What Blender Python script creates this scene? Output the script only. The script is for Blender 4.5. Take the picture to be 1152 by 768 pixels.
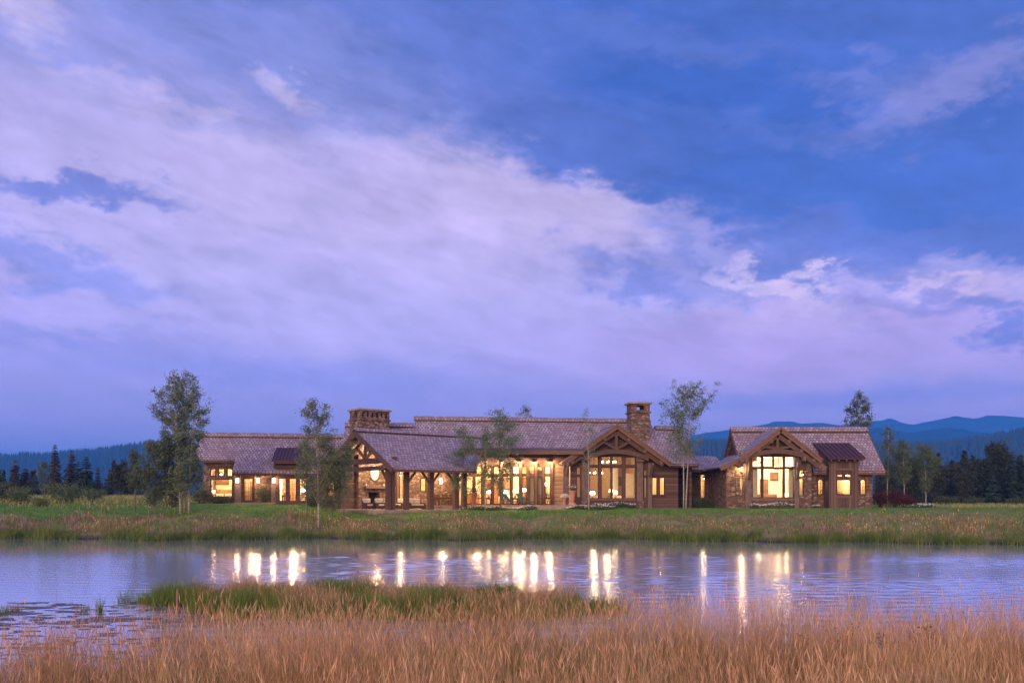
import bpy, bmesh, math, random
import numpy as np
from mathutils import Vector, Matrix
for _o in list(bpy.data.objects):
    bpy.data.objects.remove(_o)
SC = bpy.context.scene
COL = SC.collection
F, PXC, HY, HC = 1000.0, 576.0, 562.0, 3.1      # focal length in photo pixels, centre column, horizon row, eye height
R = math.radians
rng = np.random.default_rng(11)
random.seed(5)

def lin(c):
    c /= 255.0
    return c / 12.92 if c <= 0.04045 else ((c + 0.055) / 1.055) ** 2.4
def S(r, g, b):
    return (lin(r), lin(g), lin(b), 1.0)

# ------------------------------------------------------------------ camera, world, sun, exposure
cd = bpy.data.cameras.new('camera')
cam = bpy.data.objects.new('camera', cd); COL.objects.link(cam)
cam.location = (0, 0, HC); cam.rotation_euler = (R(90), 0, 0)
cd.sensor_width = 36; cd.lens = 36 * F / 1152; cd.shift_y = (HY - 384) / 1152
cd.clip_start = 0.1; cd.clip_end = 40000
SC.camera = cam
vs = SC.view_settings
vs.view_transform = 'Standard'; vs.look = 'None'; vs.gamma = 1; vs.use_curve_mapping = False
EXPOSURE = 0.55
vs.exposure = EXPOSURE
SC.render.engine = 'CYCLES'
cy = SC.cycles
cy.use_denoising = True
cy.max_bounces = 8; cy.diffuse_bounces = 3; cy.glossy_bounces = 3; cy.transmission_bounces = 6
cy.transparent_max_bounces = 12; cy.volume_bounces = 3
cy.sample_clamp_indirect = 4.0
cy.caustics_reflective = False; cy.caustics_refractive = False

SUN_EL, SUN_AZ = 14.0, 197.0                     # low warm afterglow behind the camera
SUN_STRENGTH = 1.75
sd = bpy.data.lights.new('sun', 'SUN'); sd.energy = SUN_STRENGTH; sd.angle = R(28); sd.color = (1.0, 0.68, 0.40)
sun = bpy.data.objects.new('sun', sd); COL.objects.link(sun)
_a, _e = R(SUN_AZ), R(SUN_EL)
_d = Vector((math.sin(_a) * math.cos(_e), math.cos(_a) * math.cos(_e), math.sin(_e)))
sun.rotation_euler = _d.to_track_quat('Z', 'Y').to_euler()

class NT:
    """small node-tree helper"""
    def __init__(s, tree):
        s.t = tree; s.n = tree.nodes; s.l = tree.links
    def new(s, kind, **kw):
        n = s.n.new(kind)
        for k, v in kw.items():
            setattr(n, k, v)
        return n
    def put(s, sock, v):
        if v is None: return
        if isinstance(v, bpy.types.NodeSocket): s.l.new(v, sock)
        else: sock.default_value = v
    def math(s, op, a, b=None, c=None, clamp=False):
        n = s.new('ShaderNodeMath', operation=op, use_clamp=clamp)
        s.put(n.inputs[0], a); s.put(n.inputs[1], b); s.put(n.inputs[2], c)
        return n.outputs[0]
    def vmath(s, op, a, b=None, sc=None):
        n = s.new('ShaderNodeVectorMath', operation=op)
        s.put(n.inputs[0], a); s.put(n.inputs[1], b)
        if sc is not None: s.put(n.inputs['Scale'], sc)
        return n.outputs[0]
    def mix(s, fac, a, b, blend='MIX'):
        n = s.new('ShaderNodeMix', data_type='RGBA', blend_type=blend, clamp_factor=True)
        s.put(n.inputs[0], fac); s.put(n.inputs[6], a); s.put(n.inputs[7], b)
        return n.outputs[2]
    def maprange(s, v, a, b, c=0.0, d=1.0, interp='LINEAR'):
        n = s.new('ShaderNodeMapRange', interpolation_type=interp)
        for i, x in enumerate((v, a, b, c, d)): s.put(n.inputs[i], x)
        return n.outputs[0]
    def noise(s, vec, scale, detail=3, rough=0.5, dist=0.0, dim='3D'):
        n = s.new('ShaderNodeTexNoise', noise_dimensions=dim)
        s.put(n.inputs['Vector'], vec); s.put(n.inputs['Scale'], scale); s.put(n.inputs['Detail'], detail)
        s.put(n.inputs['Roughness'], rough); s.put(n.inputs['Distortion'], dist)
        return n
    def ramp(s, fac, stops, interp='LINEAR'):
        n = s.new('ShaderNodeValToRGB'); cr = n.color_ramp; cr.interpolation = interp
        while len(cr.elements) > 1: cr.elements.remove(cr.elements[-1])
        for i, (p, c) in enumerate(stops):
            e = cr.elements[0] if i == 0 else cr.elements.new(p)
            e.position = p; e.color = c if len(c) == 4 else (*c, 1)
        s.put(n.inputs[0], fac)
        return n.outputs[0]
    def combine(s, x, y, z):
        n = s.new('ShaderNodeCombineXYZ')
        for i, v in enumerate((x, y, z)): s.put(n.inputs[i], v)
        return n.outputs[0]
    def scale(s, vec, v):
        n = s.new('ShaderNodeMapping'); s.put(n.inputs[0], vec); n.inputs['Scale'].default_value = v
        return n.outputs[0]

def azel(px, py):
    return math.atan((px - PXC) / F), math.atan((HY - py) / math.hypot(F, px - PXC))

world = bpy.data.worlds.new('World'); SC.world = world; world.use_nodes = True
def build_sky():
    world.node_tree.nodes.clear()
    t = NT(world.node_tree)
    tc = t.new('ShaderNodeTexCoord')
    sep = t.new('ShaderNodeSeparateXYZ'); t.l.new(tc.outputs['Generated'], sep.inputs[0])
    x, y, z = sep.outputs
    az = t.math('ARCTAN2', x, y)
    el = t.math('ARCTAN2', z, t.math('SQRT', t.math('ADD', t.math('MULTIPLY', x, x), t.math('MULTIPLY', y, y))))
    p = t.combine(az, el, 0.0)
    w = t.noise(t.combine(az, t.math('MULTIPLY', el, 2.4), 0.0), 5.5, 7, 0.56)
    off = t.vmath('SUBTRACT', w.outputs['Color'], (0.5, 0.5, 0.5))
    off = t.vmath('MULTIPLY', off, (0.26, 0.12, 0.0))
    w2 = t.noise(t.combine(az, t.math('MULTIPLY', el, 1.9), 0.7), 24.0, 8, 0.66)
    off2 = t.vmath('MULTIPLY', t.vmath('SUBTRACT', w2.outputs['Color'], (0.5, 0.5, 0.5)), (0.13, 0.085, 0.0))
    off = t.vmath('ADD', off, off2)
    pw = t.vmath('ADD', p, off)
    base = t.ramp(t.maprange(el, 0.0, 0.6), [
        (0.00, S(172, 146, 208)), (0.08, S(172, 152, 216)), (0.18, S(168, 154, 224)), (0.32, S(184, 170, 234)),
        (0.55, S(190, 180, 240)), (0.80, S(140, 150, 226)), (1.00, S(92, 120, 214))])
    col = base
    def blob(px, py, rx, ry, rot, rgb, k, soft=0.7, warp=1.0):
        nonlocal col
        a0, e0 = azel(px, py)
        m = t.new('ShaderNodeMapping', vector_type='TEXTURE')
        src = pw if warp == 1.0 else t.vmath('ADD', p, t.vmath('SCALE', off, None, warp))
        t.l.new(src, m.inputs[0])
        m.inputs['Location'].default_value = (a0, e0, 0); m.inputs['Rotation'].default_value = (0, 0, R(-rot))
        m.inputs['Scale'].default_value = (rx / F * 0.9, ry / F * 0.9, 1)
        g = t.new('ShaderNodeTexGradient', gradient_type='SPHERICAL'); t.l.new(m.outputs[0], g.inputs[0])
        f = t.maprange(g.outputs['Fac'], 0.0, soft, 0.0, k, 'SMOOTHSTEP')
        col = t.mix(f, col, S(*rgb))
    # pale lavender sheet of cloud over the left and the middle
    blob(160, 230, 560, 150, 4, (198, 186, 243), 0.85, 0.9)
    blob(480, 245, 480, 110, 8, (204, 190, 243), 0.9, 0.9)
    blob(640, 250, 300, 80, 13, (212, 195, 244), 0.85, 0.85)
    blob(380, 340, 560, 110, 2, (188, 178, 240), 0.6, 0.95)
    # the high slate blue deck
    blob(1000, 60, 900, 200, 8, (74, 106, 200), 0.96, 0.62)
    blob(820, 140, 560, 130, 11, (60, 97, 196), 0.94, 0.6)
    blob(1080, 225, 420, 90, 8, (68, 102, 198), 0.85, 0.6)
    blob(1120, 180, 260, 120, 0, (72, 104, 200), 0.8, 0.8)
    blob(430, 20, 380, 80, 10, (104, 122, 208), 0.85, 0.8)
    blob(330, 70, 380, 75, 11, (132, 142, 220), 0.85, 0.85)
    blob(620, 140, 240, 50, 13, (92, 112, 200), 0.75, 0.8)
    blob(90, 60, 260, 55, 8, (156, 158, 231), 0.85, 0.9)
    blob(760, 60, 220, 30, 8, (100, 118, 200), 0.55, 0.9)
    blob(900, 150, 260, 24, 6, (98, 116, 200), 0.5, 0.9)
    blob(640, 40, 200, 26, 10, (90, 112, 198), 0.5, 0.9)
    # breaks of light
    blob(15, 18, 80, 34, 10, (212, 198, 240), 0.7, 1.0)
    blob(325, 102, 60, 16, 20, (220, 204, 242), 0.6, 1.0, 0.6)
    blob(190, 130, 220, 22, 10, (206, 192, 243), 0.55, 0.9)
    blob(1085, 88, 190, 46, -10, (144, 146, 220), 0.85, 0.9)
    blob(980, 75, 120, 24, -4, (122, 132, 212), 0.6, 0.9)
    blob(690, 240, 120, 44, 14, (220, 203, 243), 0.75, 0.9)
    # cloud bodies in the middle right
    blob(880, 280, 290, 60, 10, (100, 116, 204), 0.85, 0.7)
    blob(720, 312, 150, 34, 10, (120, 128, 214), 0.85, 0.85)
    blob(1050, 262, 200, 40, 5, (94, 112, 202), 0.8, 0.7)
    blob(800, 262, 100, 34, 20, (176, 168, 232), 0.7, 0.85)
    blob(855, 298, 60, 22, 20, (204, 188, 238), 0.8, 0.8)
    blob(905, 318, 70, 20, 20, (222, 202, 240), 0.9, 0.9, 1.0)
    blob(870, 345, 110, 26, 10, (200, 176, 230), 0.7, 0.9)
    blob(1050, 300, 90, 26, 6, (176, 166, 228), 0.7, 0.9)
    blob(1065, 326, 110, 16, 4, (214, 192, 235), 0.95, 0.85, 1.0)
    blob(940, 350, 80, 20, 14, (220, 198, 238), 0.8, 0.8, 0.8)
    blob(1020, 352, 150, 22, 6, (120, 126, 210), 0.75, 0.8)
    blob(900, 398, 480, 84, 2, (188, 158, 222), 0.8, 0.95)
    blob(1130, 386, 60, 24, 0, (108, 118, 205), 0.85, 0.8)
    blob(1120, 350, 70, 20, 0, (116, 124, 208), 0.7, 0.8)
    # left wisps
    blob(80, 215, 170, 26, -3, (112, 126, 216), 0.85, 0.7)
    blob(40, 292, 190, 36, 3, (124, 134, 222), 0.7, 0.8)
    blob(90, 345, 220, 26, 2, (178, 166, 236), 0.5, 0.9)
    blob(60, 365, 200, 22, 0, (124, 130, 220), 0.45, 0.9)
    # low bands over the hills
    blob(960, 448, 420, 20, -1, (126, 128, 214), 0.6, 0.9, 0.3)
    blob(1050, 470, 300, 16, 0, (172, 150, 224), 0.6, 0.9, 0.3)
    blob(300, 420, 500, 46, 2, (128, 136, 228), 0.5, 1.0, 0.5)
    tl = t.math('ADD', el, t.math('MULTIPLY', az, 0.20))             # cloud streets fall toward the east
    d = t.noise(t.combine(az, t.math('MULTIPLY', tl, 3.6), 0.3), 7.0, 9, 0.62, 0.4)
    d2 = t.noise(t.combine(az, t.math('MULTIPLY', tl, 2.0), 1.9), 24.0, 7, 0.6, 0.2)
    amt = t.maprange(el, 0.05, 0.20, 0.25, 1.0, 'SMOOTHSTEP')
    dd = t.math('ADD', t.math('MULTIPLY', t.math('SUBTRACT', d.outputs['Fac'], 0.5), 0.80), t.math('MULTIPLY', t.math('SUBTRACT', d2.outputs['Fac'], 0.5), 0.46))
    k = t.math('ADD', 1.0, t.math('MULTIPLY', dd, amt))
    col = t.vmath('SCALE', col, None, t.math('MULTIPLY', k, t.maprange(el, 0.0, 0.34, 1.10, 0.70)))
    col = t.vmath('MULTIPLY', col, (1.05, 0.985, 0.96))
    # overhead the deck closes; behind the camera the western afterglow is still warm
    up = t.maprange(el, 0.55, 1.2, 0.0, 1.0, 'SMOOTHSTEP')
    col = t.mix(up, col, (0.27, 0.33, 0.82, 1))
    side = t.maprange(t.math('ABSOLUTE', az), 0.70, 1.25, 0.0, 1.0, 'SMOOTHSTEP')
    col = t.mix(side, col, (0.43, 0.41, 0.86, 1))                     # open pale sky to both sides of the view
    glow = t.ramp(t.maprange(el, 0.0, 1.4), [(0.0, (1.25, 0.62, 0.38)), (0.18, (1.10, 0.66, 0.52)), (0.5, (0.44, 0.37, 0.60)), (1.0, (0.27, 0.33, 0.82))])
    back = t.maprange(y, 0.10, -0.75, 0.0, 1.0, 'SMOOTHSTEP')
    col = t.mix(back, col, glow)
    bg = t.new('ShaderNodeBackground'); t.l.new(col, bg.inputs[0]); bg.inputs[1].default_value = 1.0
    sky = t.new('ShaderNodeTexSky', sky_type='NISHITA'); sky.sun_disc = False
    sky.sun_elevation = R(SUN_EL); sky.sun_rotation = R(SUN_AZ)
    bs = t.new('ShaderNodeBackground'); t.l.new(sky.outputs[0], bs.inputs[0]); bs.inputs[1].default_value = 0.006
    add = t.new('ShaderNodeAddShader'); t.l.new(bg.outputs[0], add.inputs[0]); t.l.new(bs.outputs[0], add.inputs[1])
    out = t.new('ShaderNodeOutputWorld'); t.l.new(add.outputs[0], out.inputs[0])
build_sky()

# ------------------------------------------------------------------ helpers
def tag(o, label=None, cat=None, group=None, kind=None):
    if label: o['label'] = label
    if cat: o['category'] = cat
    if group: o['group'] = group
    if kind: o['kind'] = kind
    return o
def thing(name, label, cat, loc=(0, 0, 0), group=None):
    o = bpy.data.objects.new(name, None); COL.objects.link(o)
    o.empty_display_size = 0.3
    o.location = loc
    return tag(o, label, cat, group)
def origin_of(o):
    v = Vector((0, 0, 0))
    while o is not None:
        v += o.location; o = o.parent
    return v
def copy_tree(o, parent=None):
    c = o.copy(); COL.objects.link(c); c.parent = parent
    for ch in list(o.children):
        copy_tree(ch, c)
    return c
class Frame:
    """a plan frame: u to the right along a facade, v away from the camera"""
    def __init__(s, x, y, deg):
        s.x, s.y, s.c, s.s = x, y, math.cos(R(deg)), math.sin(R(deg))
    def p(s, u, v, z):
        return Vector((s.x + u * s.c - v * s.s, s.y + u * s.s + v * s.c, z))
    def Y(s, u, v): return s.y + u * s.s + v * s.c
    def u(s, px, v):
        k = (px - PXC) / F
        return (k * (s.y + v * s.c) - s.x + v * s.s) / (s.c - k * s.s)
    def z(s, py, u, v):
        return HC + (HY - py) / F * s.Y(u, v)
W0 = Frame(0, 0, 0)
class MB:
    def __init__(s): s.v = []; s.f = []; s.smooth = False
    def face(s, pts):
        i = len(s.v); s.v += [Vector(p) for p in pts]; s.f.append(list(range(i, i + len(pts))))
    def prism(s, pts, off):
        a = [Vector(p) for p in pts]; off = Vector(off); n = len(a); i = len(s.v)
        s.v += a + [p + off for p in a]
        s.f.append(list(range(i, i + n))); s.f.append([i + n + k for k in reversed(range(n))])
        for k in range(n):
            j = (k + 1) % n
            s.f.append([i + k, i + n + k, i + n + j, i + j])
        return s
    def box(s, fr, u0, u1, v0, v1, z0, z1):
        s.prism([fr.p(u0, v0, z0), fr.p(u1, v0, z0), fr.p(u1, v1, z0), fr.p(u0, v1, z0)], (0, 0, z1 - z0)); return s
    def beam(s, a, b, w, h, up=(0, 0, 1)):
        a, b = Vector(a), Vector(b); d = (b - a).normalized(); up = Vector(up)
        if abs(d.dot(up)) > 0.98: up = Vector((0, 1, 0))
        sx = d.cross(up).normalized() * (w / 2); sy = sx.cross(d).normalized() * (h / 2)
        s.prism([a - sx - sy, a + sx - sy, a + sx + sy, a - sx + sy], b - a); return s
    def tube(s, pts, rad, n=8, cap=True):
        pts = [Vector(p) for p in pts]
        if not hasattr(rad, '__len__'): rad = [rad] * len(pts)
        i0 = len(s.v); ref = None
        for k, p in enumerate(pts):
            d = (pts[min(k + 1, len(pts) - 1)] - pts[max(k - 1, 0)]).normalized()
            if ref is None: ref = Vector((1, 0, 0)) if abs(d.x) < 0.8 else Vector((0, 1, 0))
            a = d.cross(ref).normalized(); b = d.cross(a).normalized(); ref = b.cross(d) if False else ref
            for q in range(n):
                t = 2 * math.pi * q / n
                s.v.append(p + (a * math.cos(t) + b * math.sin(t)) * rad[k])
        for k in range(len(pts) - 1):
            for q in range(n):
                r = (q + 1) % n
                s.f.append([i0 + k * n + q, i0 + k * n + r, i0 + (k + 1) * n + r, i0 + (k + 1) * n + q])
        if cap:
            s.f.append([i0 + q for q in reversed(range(n))]); s.f.append([i0 + (len(pts) - 1) * n + q for q in range(n)])
        return s
    def lathe(s, c, prof, n=16):
        """prof: list of (radius, z)"""
        c = Vector(c)
        s.tube([c + Vector((0, 0, z)) for r, z in prof], [max(r, 0.001) for r, z in prof], n); return s
    def rbox(s, fr, u0, u1, v0, v1, z0, z1, b=0.05):
        """box with rounded edges"""
        bm = bmesh.new(); bmesh.ops.create_cube(bm, size=1)
        for q in bm.verts:
            q.co = Vector(((u0 + u1) / 2 + q.co.x * (u1 - u0), (v0 + v1) / 2 + q.co.y * (v1 - v0), (z0 + z1) / 2 + q.co.z * (z1 - z0)))
        bmesh.ops.bevel(bm, geom=list(bm.edges), offset=min(b, 0.45 * min(u1 - u0, v1 - v0, z1 - z0)), segments=2, affect='EDGES', profile=0.6)
        bm.verts.index_update(); i = len(s.v)
        s.v += [fr.p(q.co.x, q.co.y, q.co.z) for q in bm.verts]
        s.f += [[i + q.index for q in f.verts] for f in bm.faces]
        bm.free(); return s
    def build(s, name, mat, parent=None, smooth=False):
        o0 = origin_of(parent) if parent is not None else Vector((0, 0, 0))
        me = bpy.data.meshes.new(name)
        me.from_pydata([tuple(p - o0) for p in s.v], [], s.f)
        bm = bmesh.new(); bm.from_mesh(me)
        bmesh.ops.remove_doubles(bm, verts=bm.verts, dist=0.0005)
        bmesh.ops.recalc_face_normals(bm, faces=bm.faces)
        uv = bm.loops.layers.uv.new('UVMap')
        for f in bm.faces:
            n = f.normal
            if abs(n.z) > 0.999: a, b = Vector((1, 0, 0)), Vector((0, 1, 0))
            else:
                a = Vector((0, 0, 1)).cross(n).normalized(); b = n.cross(a)
            f.smooth = smooth
            for l in f.loops:
                q = l.vert.co + o0
                l[uv].uv = (q.dot(a), q.dot(b))
        bm.to_mesh(me); bm.free()
        me.materials.append(mat)
        o = bpy.data.objects.new(name, me); COL.objects.link(o)
        if parent is not None: o.parent = parent
        return o
def mesh_quads(name, V, mat, parent=None, uv=None, faces=None):
    """V: (n,4,3) separate quads, or V (m,3) with faces (n,4)"""
    me = bpy.data.meshes.new(name)
    if faces is None:
        n = len(V); V = V.reshape(-1, 3); faces = np.arange(n * 4).reshape(n, 4)
    if parent is not None:
        V = V - np.array(origin_of(parent))
    me.vertices.add(len(V)); me.vertices.foreach_set('co', V.astype(np.float32).ravel())
    me.loops.add(faces.size); me.loops.foreach_set('vertex_index', faces.astype(np.int32).ravel())
    me.polygons.add(len(faces)); me.polygons.foreach_set('loop_start', np.arange(0, faces.size, 4, dtype=np.int32))
    if uv is not None:
        l = me.uv_layers.new(name='UVMap'); l.data.foreach_set('uv', uv[faces.ravel()].astype(np.float32).ravel())
    me.update(calc_edges=True)
    me.materials.append(mat)
    o = bpy.data.objects.new(name, me); COL.objects.link(o)
    if parent is not None: o.parent = parent
    return o
def at(px, Y, z):
    return Vector(((px - PXC) / F * Y, Y, z))

# ------------------------------------------------------------------ materials
MATS = {}
def new_mat(name):
    m = bpy.data.materials.new(name); m.use_nodes = True; m.node_tree.nodes.clear()
    MATS[name] = m
    return m, NT(m.node_tree)
def finish(m, t, color, rough=0.7, bump=None, bdist=0.02, bstr=0.6, metal=0.0, spec=0.3, extra=None):
    b = t.new('ShaderNodeBsdfPrincipled')
    t.put(b.inputs['Base Color'], color); t.put(b.inputs['Roughness'], rough); t.put(b.inputs['Metallic'], metal)
    b.inputs['Specular IOR Level'].default_value = spec
    if bump is not None:
        bn = t.new('ShaderNodeBump'); bn.inputs['Strength'].default_value = bstr; bn.inputs['Distance'].default_value = bdist
        t.put(bn.inputs['Height'], bump); t.l.new(bn.outputs[0], b.inputs['Normal'])
    o = t.new('ShaderNodeOutputMaterial')
    t.l.new(b.outputs[0], o.inputs[0])
    return b, o
def uvw(t):
    return t.new('ShaderNodeTexCoord').outputs['UV']
def pos(t):
    return t.new('ShaderNodeNewGeometry').outputs['Position']
def mottled(name, c1, c2, scale=2.0, rough=0.75, detail=5, stretch=(1, 1, 1), bump=0.0, spec=0.3, metal=0.0):
    m, t = new_mat(name)
    n = t.noise(t.scale(pos(t), stretch), scale, detail, 0.6)
    c = t.ramp(n.outputs['Fac'], [(0.3, c1), (0.7, c2)])
    finish(m, t, c, rough, n.outputs['Fac'] if bump else None, bump, 0.7, metal, spec)
    return m
def emitter(name, rgb, k, base=(0.8, 0.7, 0.5, 1)):
    m, t = new_mat(name)
    b, o = finish(m, t, base, 0.6)
    b.inputs['Emission Color'].default_value = (*rgb, 1); b.inputs['Emission Strength'].default_value = k
    return m
def build_materials():
    # weathered cedar shingles
    m, t = new_mat('shingle')
    br = t.new('ShaderNodeTexBrick'); br.offset = 0.43; br.squash = 1.0
    u = t.vmath('ADD', uvw(t), t.vmath('SCALE', t.noise(uvw(t), 2.5, 2).outputs['Color'], None, 0.05))
    t.l.new(u, br.inputs['Vector'])
    br.inputs['Color1'].default_value = (0.215, 0.185, 0.225, 1); br.inputs['Color2'].default_value = (0.42, 0.375, 0.44, 1)
    br.inputs['Mortar'].default_value = (0.055, 0.038, 0.042, 1)
    br.inputs['Scale'].default_value = 1.0; br.inputs['Mortar Size'].default_value = 0.035; br.inputs['Bias'].default_value = -0.1
    br.inputs['Brick Width'].default_value = 0.34; br.inputs['Row Height'].default_value = 0.40; br.inputs['Mortar Smooth'].default_value = 0.25
    big = t.noise(uvw(t), 0.5, 5, 0.65)
    c = t.mix(t.maprange(big.outputs['Fac'], 0.38, 0.62), br.outputs['Color'], (0.22, 0.14, 0.14, 1))
    c = t.mix(0.5, br.outputs['Color'], c)
    finish(m, t, c, 0.75, br.outputs['Fac'], -0.03, 0.9, spec=0.25)
    # rubble stone
    m, t = new_mat('stone')
    q = t.scale(pos(t), (2.6, 2.6, 4.6))
    q = t.vmath('ADD', q, t.vmath('SCALE', t.noise(q, 1.5, 2).outputs['Color'], None, 0.35))
    v1 = t.new('ShaderNodeTexVoronoi', feature='F1'); t.l.new(q, v1.inputs['Vector']); v1.inputs['Scale'].default_value = 1.0
    v2 = t.new('ShaderNodeTexVoronoi', feature='DISTANCE_TO_EDGE'); t.l.new(q, v2.inputs['Vector']); v2.inputs['Scale'].default_value = 1.0
    sc = t.new('ShaderNodeSeparateColor'); t.l.new(v1.outputs['Color'], sc.inputs[0])
    c = t.ramp(sc.outputs[0], [(0.0, (0.085, 0.055, 0.05)), (0.35, (0.15, 0.10, 0.085)), (0.7, (0.22, 0.15, 0.12)), (1.0, (0.33, 0.25, 0.21))])
    fine = t.noise(pos(t), 9, 4, 0.6)
    c = t.mix(t.maprange(fine.outputs['Fac'], 0.35, 0.75, 0, 0.45), c, (0.15, 0.10, 0.085, 1))
    edge = t.maprange(v2.outputs['Distance'], 0.0, 0.07, 0.0, 1.0, 'SMOOTHSTEP')
    c = t.mix(edge, (0.085, 0.06, 0.05, 1), c)
    finish(m, t, c, 0.85, edge, 0.05, 0.9, spec=0.2)
    # timbers
    mottled('timber', (0.060, 0.034, 0.026), (0.135, 0.078, 0.058), 3.0, 0.7, 6, (1.2, 1.2, 4), 0.01)
    mottled('timber_light', (0.12, 0.065, 0.045), (0.20, 0.115, 0.085), 3.0, 0.7, 6, (1.2, 1.2, 4), 0.01)
    mottled('timber_grey', (0.10, 0.068, 0.064), (0.18, 0.13, 0.122), 3.0, 0.75, 6, (1.2, 1.2, 0.6), 0.01)
    mottled('frame_wood', (0.040, 0.020, 0.014), (0.075, 0.038, 0.026), 3.0, 0.55, 4)
    for nm, c1, c2, per, vert in (('log_siding', (0.075, 0.043, 0.038), (0.14, 0.085, 0.075), 0.30, False),
                                  ('pale_log', (0.30, 0.19, 0.11), (0.44, 0.30, 0.19), 0.42, False),
                                  ('batten_siding', (0.085, 0.053, 0.047), (0.16, 0.105, 0.092), 0.30, True)):
        m, t = new_mat(nm)
        sp = t.new('ShaderNodeSeparateXYZ'); t.l.new(uvw(t), sp.inputs[0])
        a = sp.outputs[0] if vert else sp.outputs[1]
        fr = t.math('FRACT', t.math('DIVIDE', a, per)); row = t.math('FLOOR', t.math('DIVIDE', a, per))
        wn = t.new('ShaderNodeTexWhiteNoise', noise_dimensions='1D'); t.l.new(row, wn.inputs['W'])
        g = t.noise(t.scale(uvw(t), (9, 1, 1) if vert else (1, 9, 1)), 2.5, 5, 0.6)
        c = t.ramp(t.math('ADD', t.math('MULTIPLY', wn.outputs['Value'], 0.5), t.math('MULTIPLY', g.outputs['Fac'], 0.5)), [(0.25, c1), (0.75, c2)])
        prof = t.math('SUBTRACT', 1.0, t.math('POWER', t.math('ABSOLUTE', t.math('SUBTRACT', t.math('MULTIPLY', fr, 2.0), 1.0)), 4.0))
        gap = t.maprange(prof, 0.0, 0.35)
        c = t.mix(gap, (0.03, 0.018, 0.014, 1), c)
        finish(m, t, c, 0.75, prof, 0.05, 0.8, spec=0.2)
    m, t = new_mat('rust_metal')
    n = t.noise(uvw(t), 1.2, 6, 0.65)
    finish(m, t, t.ramp(n.outputs['Fac'], [(0.3, (0.040, 0.013, 0.016)), (0.7, (0.075, 0.025, 0.028))]), 0.55, n.outputs['Fac'], 0.005, 0.5, 0.0, 0.3)
    mottled('zinc', (0.045, 0.05, 0.075), (0.08, 0.085, 0.12), 1.5, 0.45, 4, metal=0.4)
    mottled('copper', (0.11, 0.042, 0.028), (0.19, 0.075, 0.05), 4, 0.5, 4, metal=0.5)
    mottled('iron', (0.02, 0.018, 0.018), (0.04, 0.035, 0.03), 5, 0.5, 3)
    mottled('flagstone', (0.20, 0.15, 0.125), (0.34, 0.27, 0.23), 1.6, 0.7, 6, bump=0.01)
    mottled('plaster_cream', (0.62, 0.50, 0.34), (0.72, 0.60, 0.43), 0.8, 0.8, 3)
    mottled('plaster_white', (0.72, 0.62, 0.50), (0.80, 0.71, 0.60), 0.8, 0.8, 3)
    mottled('panel_tan', (0.28, 0.17, 0.085), (0.42, 0.27, 0.15), 1.6, 0.7, 5, (1, 1, 0.25))
    mottled('floor_oak', (0.22, 0.12, 0.06), (0.33, 0.19, 0.10), 2.5, 0.5, 4, (0.4, 3, 1))
    mottled('linen', (0.68, 0.60, 0.50), (0.80, 0.74, 0.66), 3, 0.9, 3)
    mottled('wicker', (0.07, 0.038, 0.022), (0.15, 0.085, 0.05), 14, 0.7, 3, bump=0.01)
    mottled('teal_canvas', (0.008, 0.10, 0.08), (0.016, 0.15, 0.12), 4, 0.85, 3)
    mottled('teak', (0.10, 0.045, 0.025), (0.17, 0.08, 0.045), 4, 0.6, 4, (1, 1, 3))
    mottled('terracotta', (0.36, 0.16, 0.11), (0.50, 0.25, 0.18), 3, 0.8, 4)
    mottled('brown_hide', (0.14, 0.065, 0.03), (0.24, 0.12, 0.06), 3, 0.6, 4)
    mottled('soot_and_shade', (0.015, 0.01, 0.008), (0.035, 0.025, 0.02), 3, 0.9, 3)
    mottled('mirror_shell', (0.75, 0.72, 0.66), (0.85, 0.82, 0.78), 4, 0.25, 3)
    mottled('stake_wood', (0.14, 0.075, 0.06), (0.26, 0.15, 0.12), 6, 0.85, 5, (1, 1, 0.3))
    emitter('lamp_shade_glow', (1.0, 0.80, 0.52), 5.0)
    emitter('bulb_glow', (1.0, 0.78, 0.48), 14.0)
    emitter('sconce_glow', (1.0, 0.66, 0.34), 5.0)
    # window glass
    m, t = new_mat('glass')
    tr = t.new('ShaderNodeBsdfTransparent'); tr.inputs[0].default_value = (0.95, 0.95, 0.93, 1)
    gl = t.new('ShaderNodeBsdfGlossy'); gl.inputs['Roughness'].default_value = 0.02
    fz = t.new('ShaderNodeFresnel'); fz.inputs[0].default_value = 1.45
    mx = t.new('ShaderNodeMixShader'); t.l.new(fz.outputs[0], mx.inputs[0]); t.l.new(tr.outputs[0], mx.inputs[1]); t.l.new(gl.outputs[0], mx.inputs[2])
    o = t.new('ShaderNodeOutputMaterial'); t.l.new(mx.outputs[0], o.inputs[0])
    # plants: colour varies from leaf to leaf
    def plant(name, stops, trans=0.25, rough=0.6, tip=None):
        m, t = new_mat(name)
        g = t.new('ShaderNodeNewGeometry')
        n = t.noise(g.outputs['Position'], 0.55, 3, 0.6)
        f = t.math('ADD', t.math('MULTIPLY', g.outputs['Random Per Island'], 0.55), t.math('MULTIPLY', t.maprange(n.outputs['Fac'], 0.3, 0.7), 0.45))
        c = t.ramp(f, stops)
        if tip is not None:
            sp = t.new('ShaderNodeSeparateXYZ'); t.l.new(uvw(t), sp.inputs[0])
            c = t.mix(t.maprange(sp.outputs[1], tip[1], tip[2]), tip[0], c)
        b = t.new('ShaderNodeBsdfPrincipled'); t.l.new(c, b.inputs['Base Color']); b.inputs['Roughness'].default_value = rough
        b.inputs['Specular IOR Level'].default_value = 0.2
        tl = t.new('ShaderNodeBsdfTranslucent'); t.l.new(c, tl.inputs[0])
        mx = t.new('ShaderNodeMixShader'); mx.inputs[0].default_value = trans
        t.l.new(b.outputs[0], mx.inputs[1]); t.l.new(tl.outputs[0], mx.inputs[2])
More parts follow.
